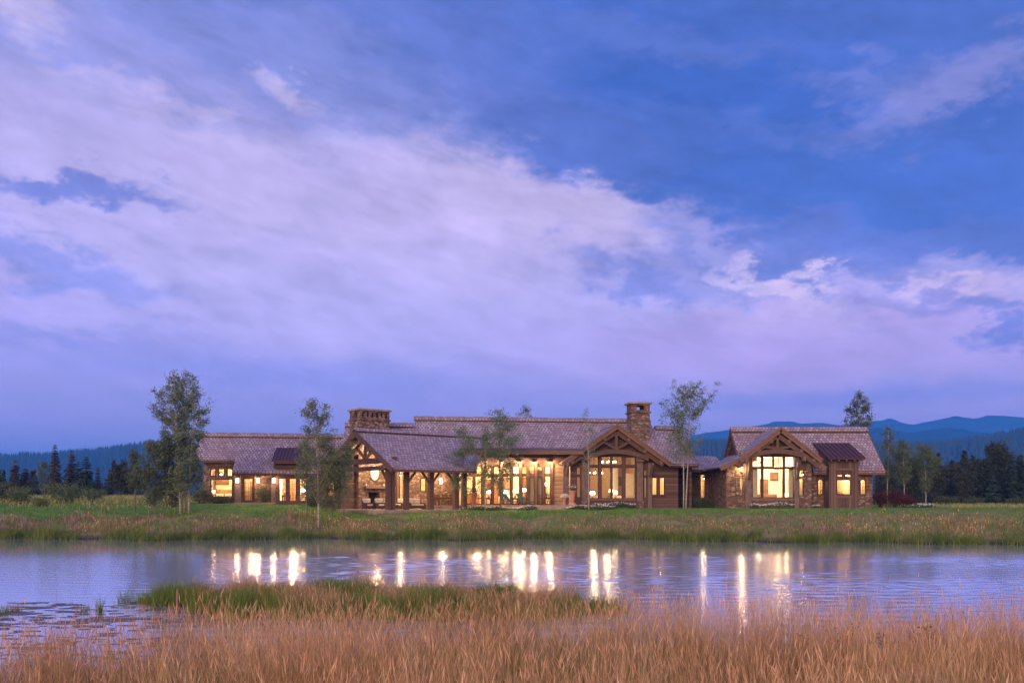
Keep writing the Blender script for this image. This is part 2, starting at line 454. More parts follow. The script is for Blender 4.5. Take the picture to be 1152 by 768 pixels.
        o = t.new('ShaderNodeOutputMaterial'); t.l.new(mx.outputs[0], o.inputs[0])
    plant('aspen_leaf', [(0.0, (0.065, 0.11, 0.065)), (0.5, (0.135, 0.195, 0.11)), (1.0, (0.24, 0.29, 0.17))])
    plant('aspen_leaf_dark', [(0.0, (0.040, 0.075, 0.047)), (0.5, (0.088, 0.135, 0.08)), (1.0, (0.165, 0.19, 0.11))])
    plant('aspen_leaf_gold', [(0.0, (0.065, 0.10, 0.045)), (0.5, (0.145, 0.185, 0.08)), (1.0, (0.27, 0.26, 0.11))])
    plant('spruce_needle', [(0.0, (0.012, 0.024, 0.018)), (0.5, (0.022, 0.040, 0.028)), (1.0, (0.045, 0.060, 0.040))], 0.1)
    plant('rust_needle', [(0.0, (0.022, 0.022, 0.018)), (0.5, (0.045, 0.036, 0.026)), (1.0, (0.085, 0.048, 0.032))], 0.1)
    plant('wood_leaf', [(0.0, (0.018, 0.030, 0.020)), (0.5, (0.035, 0.050, 0.030)), (1.0, (0.075, 0.070, 0.042))], 0.15)
    plant('shrub_leaf', [(0.0, (0.030, 0.045, 0.022)), (0.5, (0.060, 0.085, 0.035)), (1.0, (0.12, 0.13, 0.06))], 0.2)
    plant('willow_leaf', [(0.0, (0.06, 0.10, 0.04)), (0.5, (0.10, 0.15, 0.06)), (1.0, (0.18, 0.20, 0.09))], 0.25)
    plant('red_leaf', [(0.0, (0.030, 0.020, 0.018)), (0.5, (0.075, 0.022, 0.024)), (1.0, (0.13, 0.035, 0.04))], 0.2)
    plant('petal', [(0.0, (0.55, 0.50, 0.52)), (0.6, (0.75, 0.72, 0.75)), (1.0, (0.60, 0.42, 0.50))], 0.2)
    plant('tan_grass', [(0.0, (0.07, 0.05, 0.018)), (0.30, (0.36, 0.205, 0.080)), (0.62, (0.70, 0.44, 0.195)), (1.0, (0.94, 0.74, 0.42))], 0.3, tip=((0.075, 0.085, 0.022, 1), 0.05, 0.78))
    plant('seed_head', [(0.0, (0.33, 0.165, 0.10)), (0.5, (0.63, 0.37, 0.225)), (1.0, (0.90, 0.66, 0.44))], 0.3)
    plant('green_grass', [(0.0, (0.09, 0.14, 0.025)), (0.5, (0.18, 0.25, 0.045)), (1.0, (0.36, 0.36, 0.09))], 0.3)
    plant('reed_green', [(0.0, (0.045, 0.10, 0.016)), (0.5, (0.115, 0.205, 0.03)), (1.0, (0.31, 0.35, 0.075))], 0.3)
    plant('bank_reed', [(0.0, (0.032, 0.068, 0.014)), (0.5, (0.10, 0.165, 0.026)), (1.0, (0.30, 0.31, 0.07))], 0.3)
    plant('bank_tan', [(0.0, (0.17, 0.14, 0.06)), (0.5, (0.36, 0.25, 0.12)), (1.0, (0.58, 0.43, 0.24))], 0.3, tip=((0.14, 0.17, 0.045, 1), 0.0, 0.7))
    plant('bank_pink', [(0.0, (0.24, 0.13, 0.11)), (0.5, (0.40, 0.24, 0.21)), (1.0, (0.62, 0.47, 0.46))], 0.3, tip=((0.14, 0.12, 0.06, 1), 0.0, 0.5))
    plant('lawn_blade', [(0.0, (0.05, 0.125, 0.018)), (0.5, (0.105, 0.215, 0.03)), (1.0, (0.22, 0.31, 0.06))], 0.2)
    plant('meadow_blade', [(0.0, (0.11, 0.14, 0.04)), (0.5, (0.24, 0.26, 0.08)), (1.0, (0.50, 0.43, 0.17))], 0.2)
    plant('dark_weed', [(0.0, (0.025, 0.014, 0.014)), (1.0, (0.06, 0.03, 0.03))], 0.1)
    # bark
    m, t = new_mat('aspen_bark')
    w = t.noise(t.scale(pos(t), (3, 3, 9)), 1.0, 4, 0.6)
    finish(m, t, t.ramp(w.outputs['Fac'], [(0.34, (0.08, 0.065, 0.055)), (0.46, (0.30, 0.27, 0.245)), (1.0, (0.46, 0.42, 0.38))]), 0.8)
    mottled('grey_bark', (0.09, 0.07, 0.062), (0.22, 0.18, 0.165), 3, 0.85, 5, (2, 2, 0.5))
    mottled('dark_bark', (0.035, 0.026, 0.022), (0.075, 0.055, 0.045), 3, 0.9, 5, (2, 2, 0.5))
    # water
    m, t = new_mat('pond_water')
    sp = t.new('ShaderNodeSeparateXYZ'); t.l.new(pos(t), sp.inputs[0])
    b, o = finish(m, t, (0.88, 0.90, 1.0, 1), t.maprange(sp.outputs[1], 60.0, 46.0, 0.05, 0.16), spec=0.5, metal=0.84)
    b.inputs['IOR'].default_value = 1.6
    mottled('algae', (0.045, 0.045, 0.030), (0.12, 0.10, 0.085), 3.0, 0.5, 5)
    # ground: shore mud, meadow and mown lawn
    m, t = new_mat('ground')
    g = pos(t)
    sp = t.new('ShaderNodeSeparateXYZ'); t.l.new(g, sp.inputs[0])
    n1 = t.noise(t.scale(g, (0.35, 0.8, 1)), 1.0, 6, 0.65)
    n2 = t.noise(g, 0.25, 4, 0.6)
    lawn = t.ramp(n1.outputs['Fac'], [(0.3, (0.05, 0.115, 0.018)), (0.55, (0.095, 0.19, 0.028)), (0.75, (0.18, 0.25, 0.055))])
    rough = t.ramp(n1.outputs['Fac'], [(0.3, (0.10, 0.11, 0.035)), (0.55, (0.20, 0.17, 0.07)), (0.75, (0.32, 0.24, 0.12))])
    yy = t.math('ADD', sp.outputs[1], t.math('MULTIPLY', t.math('SUBTRACT', n2.outputs['Fac'], 0.5), 10.0))
    c = t.mix(t.maprange(yy, 77.0, 80.0), rough, lawn)
    far = t.ramp(n2.outputs['Fac'], [(0.35, (0.14, 0.18, 0.05)), (0.65, (0.40, 0.33, 0.15))])
    c = t.mix(t.maprange(yy, 112.0, 124.0), c, far)
    mud = (0.035, 0.028, 0.018, 1)
    c = t.mix(t.maprange(sp.outputs[2], 0.02, 0.35), mud, c)
    finish(m, t, c, 0.95, n1.outputs['Fac'], 0.08, 0.7, spec=0.1)
    m, t = new_mat('forest_slope')
    g = pos(t)
    n1 = t.noise(g, 0.012, 8, 0.7); n2 = t.noise(g, 0.0018, 4, 0.6)
    c = t.ramp(n1.outputs['Fac'], [(0.35, (0.006, 0.016, 0.016)), (0.55, (0.010, 0.026, 0.024)), (0.75, (0.022, 0.040, 0.034))])
    c = t.mix(t.maprange(n2.outputs['Fac'], 0.58, 0.72, 0, 0.8), c, (0.045, 0.06, 0.05, 1))
    finish(m, t, c, 0.95, n1.outputs['Fac'], 30.0, 0.8, spec=0.05)
build_materials()
M = MATS
# ------------------------------------------------------------------ ground, water, hills
def sm(a, b, x):
    t = np.clip((x - a) / (b - a), 0, 1)
    return t * t * (3 - 2 * t)
def wob(x, y, f, s=0.0):
    return (np.sin(x * f + s) * np.cos(y * f * 0.83 + 1.7 * s + 0.4) + 0.5 * np.sin(x * f * 2.3 + y * f * 1.1 + 2.1 + s) + 0.3 * np.cos(x * f * 4.7 - y * f * 3.9 + s * 3)) / 1.8
def far_shore(x):
    return 69.6 - 8.2 * sm(4, 36, x) + 1.3 * np.sin(x * 0.29) + 1.0 * np.sin(x * 0.77 + 1.0) + 0.5 * np.sin(x * 1.9)
def near_shore(x):
    return 15.0 - 3.6 * sm(-2.5, -9.0, x) - 1.6 * sm(6.0, 10.0, x) + 0.35 * np.sin(x * 0.7 + 0.6) + 0.2 * np.sin(x * 1.9)
def spit_mask(x, y):
    """the marshy spit in the pond: >0 inside"""
    yc = np.interp(x, [-12, -10.5, -9, -7, -3, 0, 1.9, 3.1], [26.9, 26.7, 26.3, 25.6, 25.2, 25.0, 24.7, 24.5])
    hw = np.interp(x, [-12, -11, -9.4, -8.6, -7, -3, -0.2, 1.7, 2.6, 3.2], [0, 0.5, 0.9, 2.2, 2.7, 2.5, 2.1, 1.3, 0.6, 0])
    hw = hw + (0.25 * np.sin(x * 2.3) + 0.22 * np.sin(x * 4.9 + y * 1.3) + 0.12 * np.sin(x * 11 + y * 3)) * np.clip(hw, 0, 1)
    return hw - np.abs(y - yc)
PX_BANK = np.array([0.0, 4.0, 8.0, 13.0, 19.0, 24.0])
def ground_z(x, y):
    x = np.asarray(x, float); y = np.asarray(y, float)
    d = y - far_shore(x)
    right = np.interp(d, [-3, 0, 2, 5, 9, 14, 19, 24, 60, 90, 160], [-1.2, 0.0, 0.30, 0.85, 1.80, 2.06, 2.18, 2.24, 2.3, 1.9, 1.6])
    left = np.interp(d, [-3, 0, 2, 5, 9, 14, 19, 24, 60, 90, 160], [-1.2, 0.0, 0.30, 0.85, 1.65, 2.25, 2.68, 2.80, 2.9, 2.9, 2.9])
    k = 1 - sm(-21.5, -16.5, x)
    h = right * (1 - k) + left * k
    hill = (1 - sm(-42, -30, x)) * sm(88, 135, y)
    h = h + hill * 0.55
    h = h + (0.10 * wob(x, y, 0.45) + 0.05 * wob(x, y, 1.1, 2.0)) * sm(1, 6, d) * (1 - sm(20, 24, d) * (1 - sm(50, 70, d)))
    h = np.where(np.abs(x) > 400, np.maximum(h, 1.5), h)
    dn = near_shore(x) - y
    near = np.interp(dn, [-3, 0, 0.5, 1.6, 4, 8, 40], [-1.2, 0.0, 0.28, 0.48, 0.55, 0.6, 0.9]) + 0.05 * wob(x, y, 0.9)
    z = np.maximum(h, near)
    sp = np.interp(spit_mask(x, y), [-1.5, 0, 0.8], [-1.2, 0.0, 0.12])
    z = np.maximum(z, sp)
    # the pond closes on both sides, out of the picture
    side = np.interp(np.abs(x + 4), [70, 84, 95], [-1.5, 0.1, 1.6])
    return np.maximum(z, side)

def axis(lo, hi, step, tail):
    mid = np.arange(lo, hi + step / 2, step)
    return np.concatenate([-np.array(tail[::-1]) + lo, mid, np.array(tail) + hi])
def grid_obj(name, xs, ys, zf, mat):
    X, Y = np.meshgrid(xs, ys); Z = zf(X, Y)
    V = np.stack([X, Y, Z], -1).reshape(-1, 3)
    nx, ny = len(xs), len(ys)
    i = np.arange(ny - 1)[:, None] * nx + np.arange(nx - 1)[None, :]
    fc = np.stack([i, i + 1, i + nx + 1, i + nx], -1).reshape(-1, 4)
    o = mesh_quads(name, V, mat, faces=fc)
    o.data.polygons.foreach_set('use_smooth', np.ones(len(fc), bool))
    return o
xs = np.concatenate([[-9000, -5000, -2500, -1200, -600, -300, -160], np.arange(-100, -20, 1.0), np.arange(-20, 20, 0.5), np.arange(20, 101, 1.0), [160, 300, 600, 1200, 2500, 5000, 9000]])
ys = np.concatenate([[-400, -200, -80, -30, -10], np.arange(0, 30, 0.4), np.arange(30, 58, 1.0), np.arange(58, 95, 0.5), np.arange(95, 200, 3.0), [230, 300, 450, 700, 1200, 2500, 5000, 8000, 12500]])
tag(grid_obj('ground', xs, ys, ground_z, M['ground']), kind='structure')
WAVE = 0.105
def ripples(x, y):
    g = np.random.default_rng(44)
    h = np.zeros_like(x)
    n = 18
    for i in range(n):
        L = 0.30 * (1.15 / 0.30) ** (i / (n - 1)); th = g.normal(0, 0.42); k = 2 * math.pi / L
        sl = WAVE * math.sqrt(2.0 / n)
        h += sl / k * np.sin(k * (x * math.sin(th) + y * math.cos(th)) + g.uniform(0, 6.28) + 0.6 * np.sin(x * 0.21 + i) + 0.5 * np.sin(y * 0.17 - i))
    yo = y + 1.6 * wob(x, y, 0.12, 2.0) + 5.5 * sm(4, 36, x)
    open_ = (0.12 + 0.88 * (1 - sm(46.5, 54.0, yo))) * (1 - 0.85 * sm(66, 69, yo)) * (0.16 + 0.84 * sm(-19, -8, x + 0.25 * (y - 40)))
    patch = 0.62 + 0.55 * wob(x * 0.5, y * 1.6, 0.16, 0.5)
    near = 0.25 + 0.75 * sm(24, 34, y)
    return h * open_ * np.clip(patch, 0.12, 1.3) * near
_y = [14.0]
while _y[-1] < 71: _y.append(_y[-1] + 0.085)
wx = np.concatenate([[-100, -70], np.arange(-46, 46.01, 0.24), [70, 100]]); wy = np.concatenate([[2.0, 6.0, 10.0], np.array(_y), [80, 90]])
tag(grid_obj('pond_water', wx, wy, ripples, M['pond_water']), kind='structure')

def ridge(name, D, pts, seed, mat, rough=1.0, n=220):
    """a range of hills: its crest line follows the control points (direction px, apparent row) at the distance D"""
    g = np.random.default_rng(seed)
    px = np.linspace(pts[0][0], pts[-1][0], n)
    py = np.interp(px, [p[0] for p in pts], [p[1] for p in pts])
    H = HC + (HY - py) / F * D
    if name == 'hill': H = H - 15
    w = sum(g.uniform(-1, 1) * np.sin(px * f + g.uniform(0, 6)) for f in (0.05, 0.083, 0.13, 0.21, 0.34, 0.55, 0.8)) / 7
    H = H + w * 0.0045 * D * rough
    rows = [(-0.36, 0.0), (-0.30, 0.10), (-0.22, 0.30), (-0.15, 0.52), (-0.09, 0.72), (-0.045, 0.87), (-0.015, 0.97), (0.0, 1.0), (0.04, 0.93), (0.12, 0.6), (0.2, 0.0)]
    V = []
    for k, (dd, hh) in enumerate(rows):
        ph = g.uniform(0, 6)
        rel = (np.sin(px * 0.045 + k * 0.5) + 0.6 * np.sin(px * 0.11 - k * 0.8 + ph * 0.3) + 0.35 * np.sin(px * 0.23 + ph)) * 0.05
        y = D * (1 + dd + rel * (0.0 if dd == 0 else 0.4))
        z = H * np.clip(hh + rel * (1.4 if 0 < hh < 0.97 else 0.0), 0, 1.0) - (3 if hh == 0 else 0)
        z = np.maximum(z, 0.4)
        V.append(np.stack([(px - PXC) / F * y, y, z], -1))
    V = np.array(V); m = len(rows)
    i = np.arange(m - 1)[:, None] * n + np.arange(n - 1)[None, :]
    fc = np.stack([i, i + 1, i + n + 1, i + n], -1).reshape(-1, 4)
    o = mesh_quads(name, V.reshape(-1, 3), mat, faces=fc)
    o.data.polygons.foreach_set('use_smooth', np.ones(len(fc), bool))
    tag(o, kind='structure')
    return V, px
def forest_on(name, V, count, hmin, hmax, seed, rows=(2, 8)):
    """conifers standing all over a slope"""
    g = np.random.default_rng(seed)
    m, n, _ = V.shape
    r = g.uniform(rows[0], rows[1] - 1.001, count) ; c = g.uniform(0, n - 1.001, count)
    crest = g.random(count) < 0.35
    r = np.where(crest, g.uniform(5.6, 7.0, count), r)
    r0 = r.astype(int); c0 = c.astype(int); a = (r - r0)[:, None]; b = (c - c0)[:, None]
    P = (V[r0, c0] * (1 - a) + V[r0 + 1, c0] * a) * (1 - b) + (V[r0, c0 + 1] * (1 - a) + V[r0 + 1, c0 + 1] * a) * b
    h = g.uniform(hmin, hmax, count); w = h * g.uniform(0.13, 0.22, count)
    q = []
    for k in range(5):
        t0, t1 = 2 * math.pi * k / 5, 2 * math.pi * (k + 1) / 5
        A = P + np.stack([w * math.cos(t0), w * math.sin(t0), -0.1 * h], -1)
        B = P + np.stack([w * math.cos(t1), w * math.sin(t1), -0.1 * h], -1)
        Cc = P + np.stack([0.05 * w * math.cos(t1), 0.05 * w * math.sin(t1), h], -1)
        Dd = P + np.stack([0.05 * w * math.cos(t0), 0.05 * w * math.sin(t0), h], -1)
        q.append(np.stack([A, B, Cc, Dd], 1))
    tag(mesh_quads(name, np.concatenate(q), M['spruce_needle']), kind='stuff')
Vf, _ = ridge('mountain', 7000, [(300, 520), (560, 500), (700, 492), (780, 489), (842, 480.6), (872, 474), (897, 476), (922, 475), (944, 479), (978, 474.5), (1000, 471), (1027, 478), (1050, 473), (1074, 468), (1096, 471), (1111, 467), (1143, 468), (1200, 473), (1500, 490)], 3, M['forest_slope'], 0.6)
Vm, _ = ridge('mountain', 4600, [(500, 520), (700, 500), (780, 495), (830, 492), (900, 490), (985, 482), (1022, 486), (1064, 481), (1118, 488), (1200, 492), (1500, 500)], 4, M['forest_slope'], 0.6)
Vn, _ = ridge('hill', 2300, [(560, 530), (700, 512), (772, 500), (798, 494), (822, 496), (900, 500), (982, 498), (1022, 498), (1054, 497), (1084, 493), (1113, 489), (1133, 486), (1152, 482), (1250, 470), (1500, 480)], 5, M['forest_slope'], 0.5)
Vl, _ = ridge('hill', 2900, [(-420, 505), (-200, 515), (0, 511), (50, 509), (85, 506), (105, 503), (130, 501), (160, 497), (200, 497), (230, 500), (300, 506), (400, 514), (560, 530)], 6, M['forest_slope'], 0.4)
forest_on('hill_forest', Vn, 9000, 12, 24, 7)
forest_on('hill_forest', Vl, 8000, 12, 22, 8)
# evening air
HAZE_DENSITY = 1.7e-4
hz = MB(); hz.box(W0, -9100, 9100, -600, 12600, -6, 600)
m, t = new_mat('haze')
pv = t.new('ShaderNodeVolumePrincipled'); pv.inputs['Density'].default_value = HAZE_DENSITY
pv.inputs['Color'].default_value = (0.08, 0.40, 1.0, 1); pv.inputs['Anisotropy'].default_value = 0.0
o = t.new('ShaderNodeOutputMaterial'); t.l.new(pv.outputs[0], o.inputs['Volume'])
tag(hz.build('haze', m), kind='stuff')

# ------------------------------------------------------------------ grasses
def blades(name, xy, zb, h, wdt, lean, mat, seg=3, kind='stuff', curve=1.6, head=None, hmat=None):
    """one ribbon per blade of grass; lean = sideways reach of the tip as a share of the height"""
    n = len(xy); g = rng
    ang = g.uniform(0, 2 * math.pi, n); la = g.uniform(0, 2 * math.pi, n)
    ld = np.stack([np.cos(la), np.sin(la)], -1) * (h * lean)[:, None]
    wd = np.stack([np.cos(ang), np.sin(ang)], -1)
    V = []; U = []
    for k in range(seg + 1):
        t = k / seg
        c = xy + ld * t ** curve
        z = zb + h * (t - 0.12 * lean * t * t)
        ww = wdt * (1 - 0.88 * t ** 1.3) * 0.5
        for s in (-1, 1):
            V.append(np.stack([c[:, 0] + s * wd[:, 0] * ww, c[:, 1] + s * wd[:, 1] * ww, z], -1)); U.append(np.full(n, t))
    V = np.stack(V, 1); U = np.stack(U, 1)
    k = 2 * (seg + 1)
    base = np.arange(n)[:, None, None] * k
    q = np.array([[2 * j, 2 * j + 1, 2 * j + 3, 2 * j + 2] for j in range(seg)])[None]
    fc = (base + q).reshape(-1, 4)
    uv = np.stack([np.zeros(n * k), U.reshape(-1)], -1)
    o = mesh_quads(name, V.reshape(-1, 3), mat, uv=uv, faces=fc)
    tag(o, kind=kind)
    if head is not None:
        # feathery seed heads: two crossed narrow spindles at the tip of some stalks
        sel = np.where(g.random(n) < head[0])[0]
        tip = np.concatenate([xy + ld, (zb + h * (1 - 0.12 * lean))[:, None]], 1)[sel]
        dirv = np.concatenate([ld[sel] * 1.6, (h[sel] * 0.9)[:, None]], 1); dirv /= np.linalg.norm(dirv, axis=1)[:, None]
        L = g.uniform(head[1], head[2], len(sel)); wv = g.uniform(head[3], head[4], len(sel))
        Q = []
        for a in (0, 1):
            th = g.uniform(0, math.pi, len(sel)) + a * 1.57
            s = np.stack([np.cos(th), np.sin(th), np.zeros(len(sel))], -1)
            A = tip - dirv * (L * 0.45)[:, None]; Bm = tip - dirv * (L * 0.05)[:, None]; Cc = tip + dirv * (L * 0.6)[:, None]
            sw = s * (wv * 0.5)[:, None]
            Q.append(np.stack([A - sw * 0.25, A + sw * 0.25, Bm + sw, Bm - sw], 1)); Q.append(np.stack([Bm - sw, Bm + sw, Cc + sw * 0.12, Cc - sw * 0.12], 1))
        hv = np.concatenate(Q)
        tag(mesh_quads(name + '_seed_heads', hv, hmat), kind=kind)
    return o
def scatter(n, x0, x1, y0, y1):
    return np.stack([rng.uniform(x0, x1, n), rng.uniform(y0, y1, n)], -1)
def clumped(xy, per, spread):
    r = np.repeat(xy, per, 0)
    return r + rng.normal(0, spread, r.shape)
# near meadow: tall tan grass along the near shore
def near_meadow():
    c = scatter(16500, -11.5, 11.5, 5.2, 15.2)
    keep = np.abs(c[:, 0]) < 1.5 + 0.62 * c[:, 1]
    c = c[keep]
    den = wob(c[:, 0], c[:, 1], 0.8, 1.0)
    c = c[rng.random(len(c)) < 0.50 + 0.55 * den + 0.45 * wob(c[:, 0], c[:, 1], 2.4, 2.0)]
    xy = clumped(c, 13, 0.085)
    d = near_shore(xy[:, 0]) - xy[:, 1]
    xy = xy[d > -0.15]; d = d[d > -0.15]
    n = len(xy)
    zb = ground_z(xy[:, 0], xy[:, 1]) - 0.02
    h = (1.05 + 0.06 * sm(-3, 4, xy[:, 0]) + 0.20 * wob(xy[:, 0], xy[:, 1], 1.1, 3.0) + 0.16 * wob(xy[:, 0], xy[:, 1], 3.1, 1.0)) * rng.uniform(0.5, 1.15, n) * np.interp(d, [0, 0.6], [0.9, 1.0])
    h *= np.where(rng.random(n) < 0.03, 1.25, 1.0)
    blades('tall_grass', xy, zb, h, rng.uniform(0.003, 0.0075, n), np.where(rng.random(n) < .07, rng.uniform(.6, 1.3, n), rng.uniform(0.04, 0.42, n)), M['tan_grass'], 4, head=(0.40, 0.08, 0.17, 0.005, 0.012), hmat=M['seed_head'])
    # low green growth under it
    c = scatter(7000, -11.5, 11.5, 5.0, 15.0); c = c[np.abs(c[:, 0]) < 1.5 + 0.62 * c[:, 1]]
    gm = wob(c[:, 0], c[:, 1], 0.55, 5.2) > -0.15
    xy = clumped(c[gm], 8, 0.12); xy = xy[near_shore(xy[:, 0]) - xy[:, 1] > -0.1]
    n = len(xy)
    blades('green_undergrowth', xy, ground_z(xy[:, 0], xy[:, 1]) - 0.02, rng.uniform(0.30, 0.80, n) * (0.85 + 0.3 * wob(xy[:, 0], xy[:, 1], 0.9, 1.5)), rng.uniform(0.005, 0.012, n), rng.uniform(0.15, 0.7, n), M['green_grass'], 3)
near_meadow()
def spit():
    c = scatter(11000, -12.5, 3.6, 21.0, 29.0)
    s = spit_mask(c[:, 0], c[:, 1])
    rim = c[(s > 0.0) & (s < 0.75)]; mid = c[s > 0.55]
    xy = clumped(rim, 7, 0.06); n = len(xy)
    blades('marsh_reeds', xy, np.maximum(ground_z(xy[:, 0], xy[:, 1]), 0) - 0.03, (0.46 + 0.22 * wob(xy[:, 0], xy[:, 1], 2.1, 0.3)) * rng.uniform(0.45, 1.3, n), rng.uniform(0.008, 0.018, n), rng.uniform(0.1, 0.6, n), M['reed_green'], 3)
    gm = wob(mid[:, 0], mid[:, 1], 1.2, 4.4) > 0.1
    xy = clumped(mid[gm], 7, 0.10); n = len(xy)
    blades('marsh_reeds', xy, ground_z(xy[:, 0], xy[:, 1]) - 0.02, rng.uniform(0.35, 0.75, n), rng.uniform(0.008, 0.018, n), rng.uniform(0.1, 0.6, n), M['reed_green'], 3)
    xy = clumped(mid[~gm | (rng.random(len(mid)) < .4)], 6, 0.10); n = len(xy)
    hh = (0.50 + 0.24 * wob(xy[:, 0], xy[:, 1], 1.5, 2.0)) * rng.uniform(0.5, 1.3, n) * np.where(rng.random(n) < .03, 1.4, 1.0)
    blades('marsh_grass', xy, ground_z(xy[:, 0], xy[:, 1]) - 0.02, hh, rng.uniform(0.007, 0.014, n), rng.uniform(0.1, 0.4, n), M['bank_tan'], 3, head=(0.22, 0.07, 0.15, 0.007, 0.015), hmat=M['seed_head'])
spit()
def bank():
    # reeds at the far waterline
    x = rng.uniform(-46, 46, 44000)
    dens = wob(x, x * 0.3, 0.5, 2.2)
    x = x[rng.random(len(x)) < 0.45 + 0.6 * dens + 0.35 * wob(x, x * .4, 1.9, 1.2)]
    xy = np.stack([x, far_shore(x) + np.abs(rng.normal(0, 1.5, len(x))) - .35 ], -1); n = len(xy)
    hh = np.maximum(0.15, 0.60 + 0.36 * wob(x, x * 0.2, 0.9, 1.0) + 0.30 * wob(x, x, 2.3, 4.0)) * rng.uniform(0.45, 1.15, n)
    blades('shore_reeds', xy, np.maximum(ground_z(xy[:, 0], xy[:, 1]), -0.05) - 0.03, hh, rng.uniform(0.02, 0.045, n), rng.uniform(0.1, 0.5, n), M['bank_reed'], 3)
    # tussocks standing out of the waterline
    tx = rng.uniform(-44, 42, 95); ty = far_shore(tx) + rng.uniform(-.5, 1.4, 95)
    xy = np.repeat(np.stack([tx, ty], -1), 110, 0); rs = np.repeat(rng.uniform(.15, .5, 95), 110)
    xy = xy + rng.normal(0, 1, xy.shape) * rs[:, None]; n = len(xy)
    blades('sedge_grass', xy, np.maximum(ground_z(xy[:, 0], xy[:, 1]), -.05) - .03, np.repeat(rng.uniform(.55, 1.15, 95), 110) * rng.uniform(.5, 1.0, n), rng.uniform(.02, .045, n), rng.uniform(.2, .9, n), M['bank_reed'], 3)
    # tan and pink meadow on the slope
    c = scatter(42000, -48, 48, 63, 82)
    d = c[:, 1] - far_shore(c[:, 0])
    edge = 8.6 - 2.2 * sm(-16, -10, c[:, 0]) + 1.5 * sm(8, 22, c[:, 0]) + 2.6 * wob(c[:, 0], c[:, 1], 0.42, 0.7)
    k = (d > 1.6) & (d < edge) & (rng.random(len(c)) < 0.36 + 0.6 * wob(c[:, 0], c[:, 1], 0.6, 6.0))
    c = c[k]; d = d[k]
    pink = wob(c[:, 0], c[:, 1], 0.28, 1.4) + 0.5 * (1 - sm(-22, -12, c[:, 0])) + 0.45 * sm(6, 9, c[:, 0]) * (1 - sm(18, 22, c[:, 0])) > 0.38 + rng.uniform(-0.25, 0.25, len(c))
    for nm, cc, mt in (('meadow_grass', c[~pink], 'bank_tan'), ('pink_meadow_grass', c[pink], 'bank_pink')):
        xy = clumped(cc, 2, 0.18); n = len(xy)
        hh = np.maximum(0.2, 0.62 + 0.42 * wob(xy[:, 0], xy[:, 1], 0.7, 2.5)) * rng.uniform(0.45, 1.15, n) * np.interp(xy[:, 1] - far_shore(xy[:, 0]), [5, 9], [1, 0.75])
        blades(nm, xy, ground_z(xy[:, 0], xy[:, 1]) - 0.03, hh, rng.uniform(0.025, 0.05, n), rng.uniform(0.05, 0.4, n), M[mt], 2, head=((0.30 if mt == 'bank_pink' else 0.16), 0.12, 0.24, 0.04, 0.08), hmat=M['bank_pink' if mt == 'bank_pink' else 'seed_head'])
    # mown lawn with a ragged lower edge
    c = scatter(64000, -50, 50, 63, 92)
    d = c[:, 1] - far_shore(c[:, 0])
    k = (d > 2.5) & (rng.random(len(c)) < (0.55 + 0.5 * wob(c[:, 0], c[:, 1], 0.8, 3.3)) * np.interp(d, [2.5, 7], [.6, 1]))
    xy = c[k]; n = len(xy)
    hh = rng.uniform(0.08, 0.26, n) * np.interp(xy[:, 1] - far_shore(xy[:, 0]), [3, 9, 13, 18], [2.2, 1.5, 1.0, 0.5])
    blades('lawn_grass', xy, ground_z(xy[:, 0], xy[:, 1]) - 0.02, hh, rng.uniform(0.04, 0.10, n), rng.uniform(0.3, 1.0, n), M['lawn_blade'], 2)
    # unmown field left of the house and beyond the lawn
    c = np.concatenate([scatter(16000, -80, -32, 84, 150), scatter(9000, 40, 90, 96, 150)])
    n = len(c)
    blades('field_grass', c, ground_z(c[:, 0], c[:, 1]) - 0.02, rng.uniform(0.2, 0.6, n), rng.uniform(0.05, 0.12, n), rng.uniform(0.2, 0.8, n), M['meadow_blade'], 2)
bank()
# ------------------------------------------------------------------ the house
FM = Frame(0, 91, 7); FL = Frame(-24.84, 90, 8); FR = Frame(0, 89, 0); FP = Frame(-14.8, 84, 38)
ZT, ZP, ZL, ZR = 2.58, 2.20, 2.84, 2.33          # terrace, covered porch, west wing floor, east wing floor
house = thing('lodge_house', 'long stone and timber lodge with shingle roofs and lit windows beside the pond', 'house', (0, 91, 2.3))

def solid_wall(name, fr, v0, thick, u0, u1, z0, z1, holes, mat, parent=None):
    us = sorted({u0, u1} | {h[0] for h in holes} | {h[1] for h in holes}); zs = sorted({z0, z1} | {h[2] for h in holes} | {h[3] for h in holes})
    us = [q for q in us if u0 - 1e-6 <= q <= u1 + 1e-6]; zs = [q for q in zs if z0 - 1e-6 <= q <= z1 + 1e-6]
    def full(i, j):
        if not (0 <= i < len(us) - 1 and 0 <= j < len(zs) - 1): return False
        cu, cz = (us[i] + us[i + 1]) / 2, (zs[j] + zs[j + 1]) / 2
        return not any(h[0] < cu < h[1] and h[2] < cz < h[3] for h in holes)
    m = MB(); va, vb = v0, v0 + thick
    for i in range(len(us) - 1):
        for j in range(len(zs) - 1):
            if not full(i, j): continue
            a, b, c, d = us[i], us[i + 1], zs[j], zs[j + 1]
            m.face([fr.p(a, va, c), fr.p(b, va, c), fr.p(b, va, d), fr.p(a, va, d)])
            m.face([fr.p(b, vb, c), fr.p(a, vb, c), fr.p(a, vb, d), fr.p(b, vb, d)])
            if not full(i - 1, j): m.face([fr.p(a, va, c), fr.p(a, va, d), fr.p(a, vb, d), fr.p(a, vb, c)])
            if not full(i + 1, j): m.face([fr.p(b, va, d), fr.p(b, va, c), fr.p(b, vb, c), fr.p(b, vb, d)])
            if not full(i, j - 1): m.face([fr.p(a, va, c), fr.p(a, vb, c), fr.p(b, vb, c), fr.p(b, va, c)])
            if not full(i, j + 1): m.face([fr.p(a, va, d), fr.p(b, va, d), fr.p(b, vb, d), fr.p(a, vb, d)])
    return m.build(name, mat, parent or house)
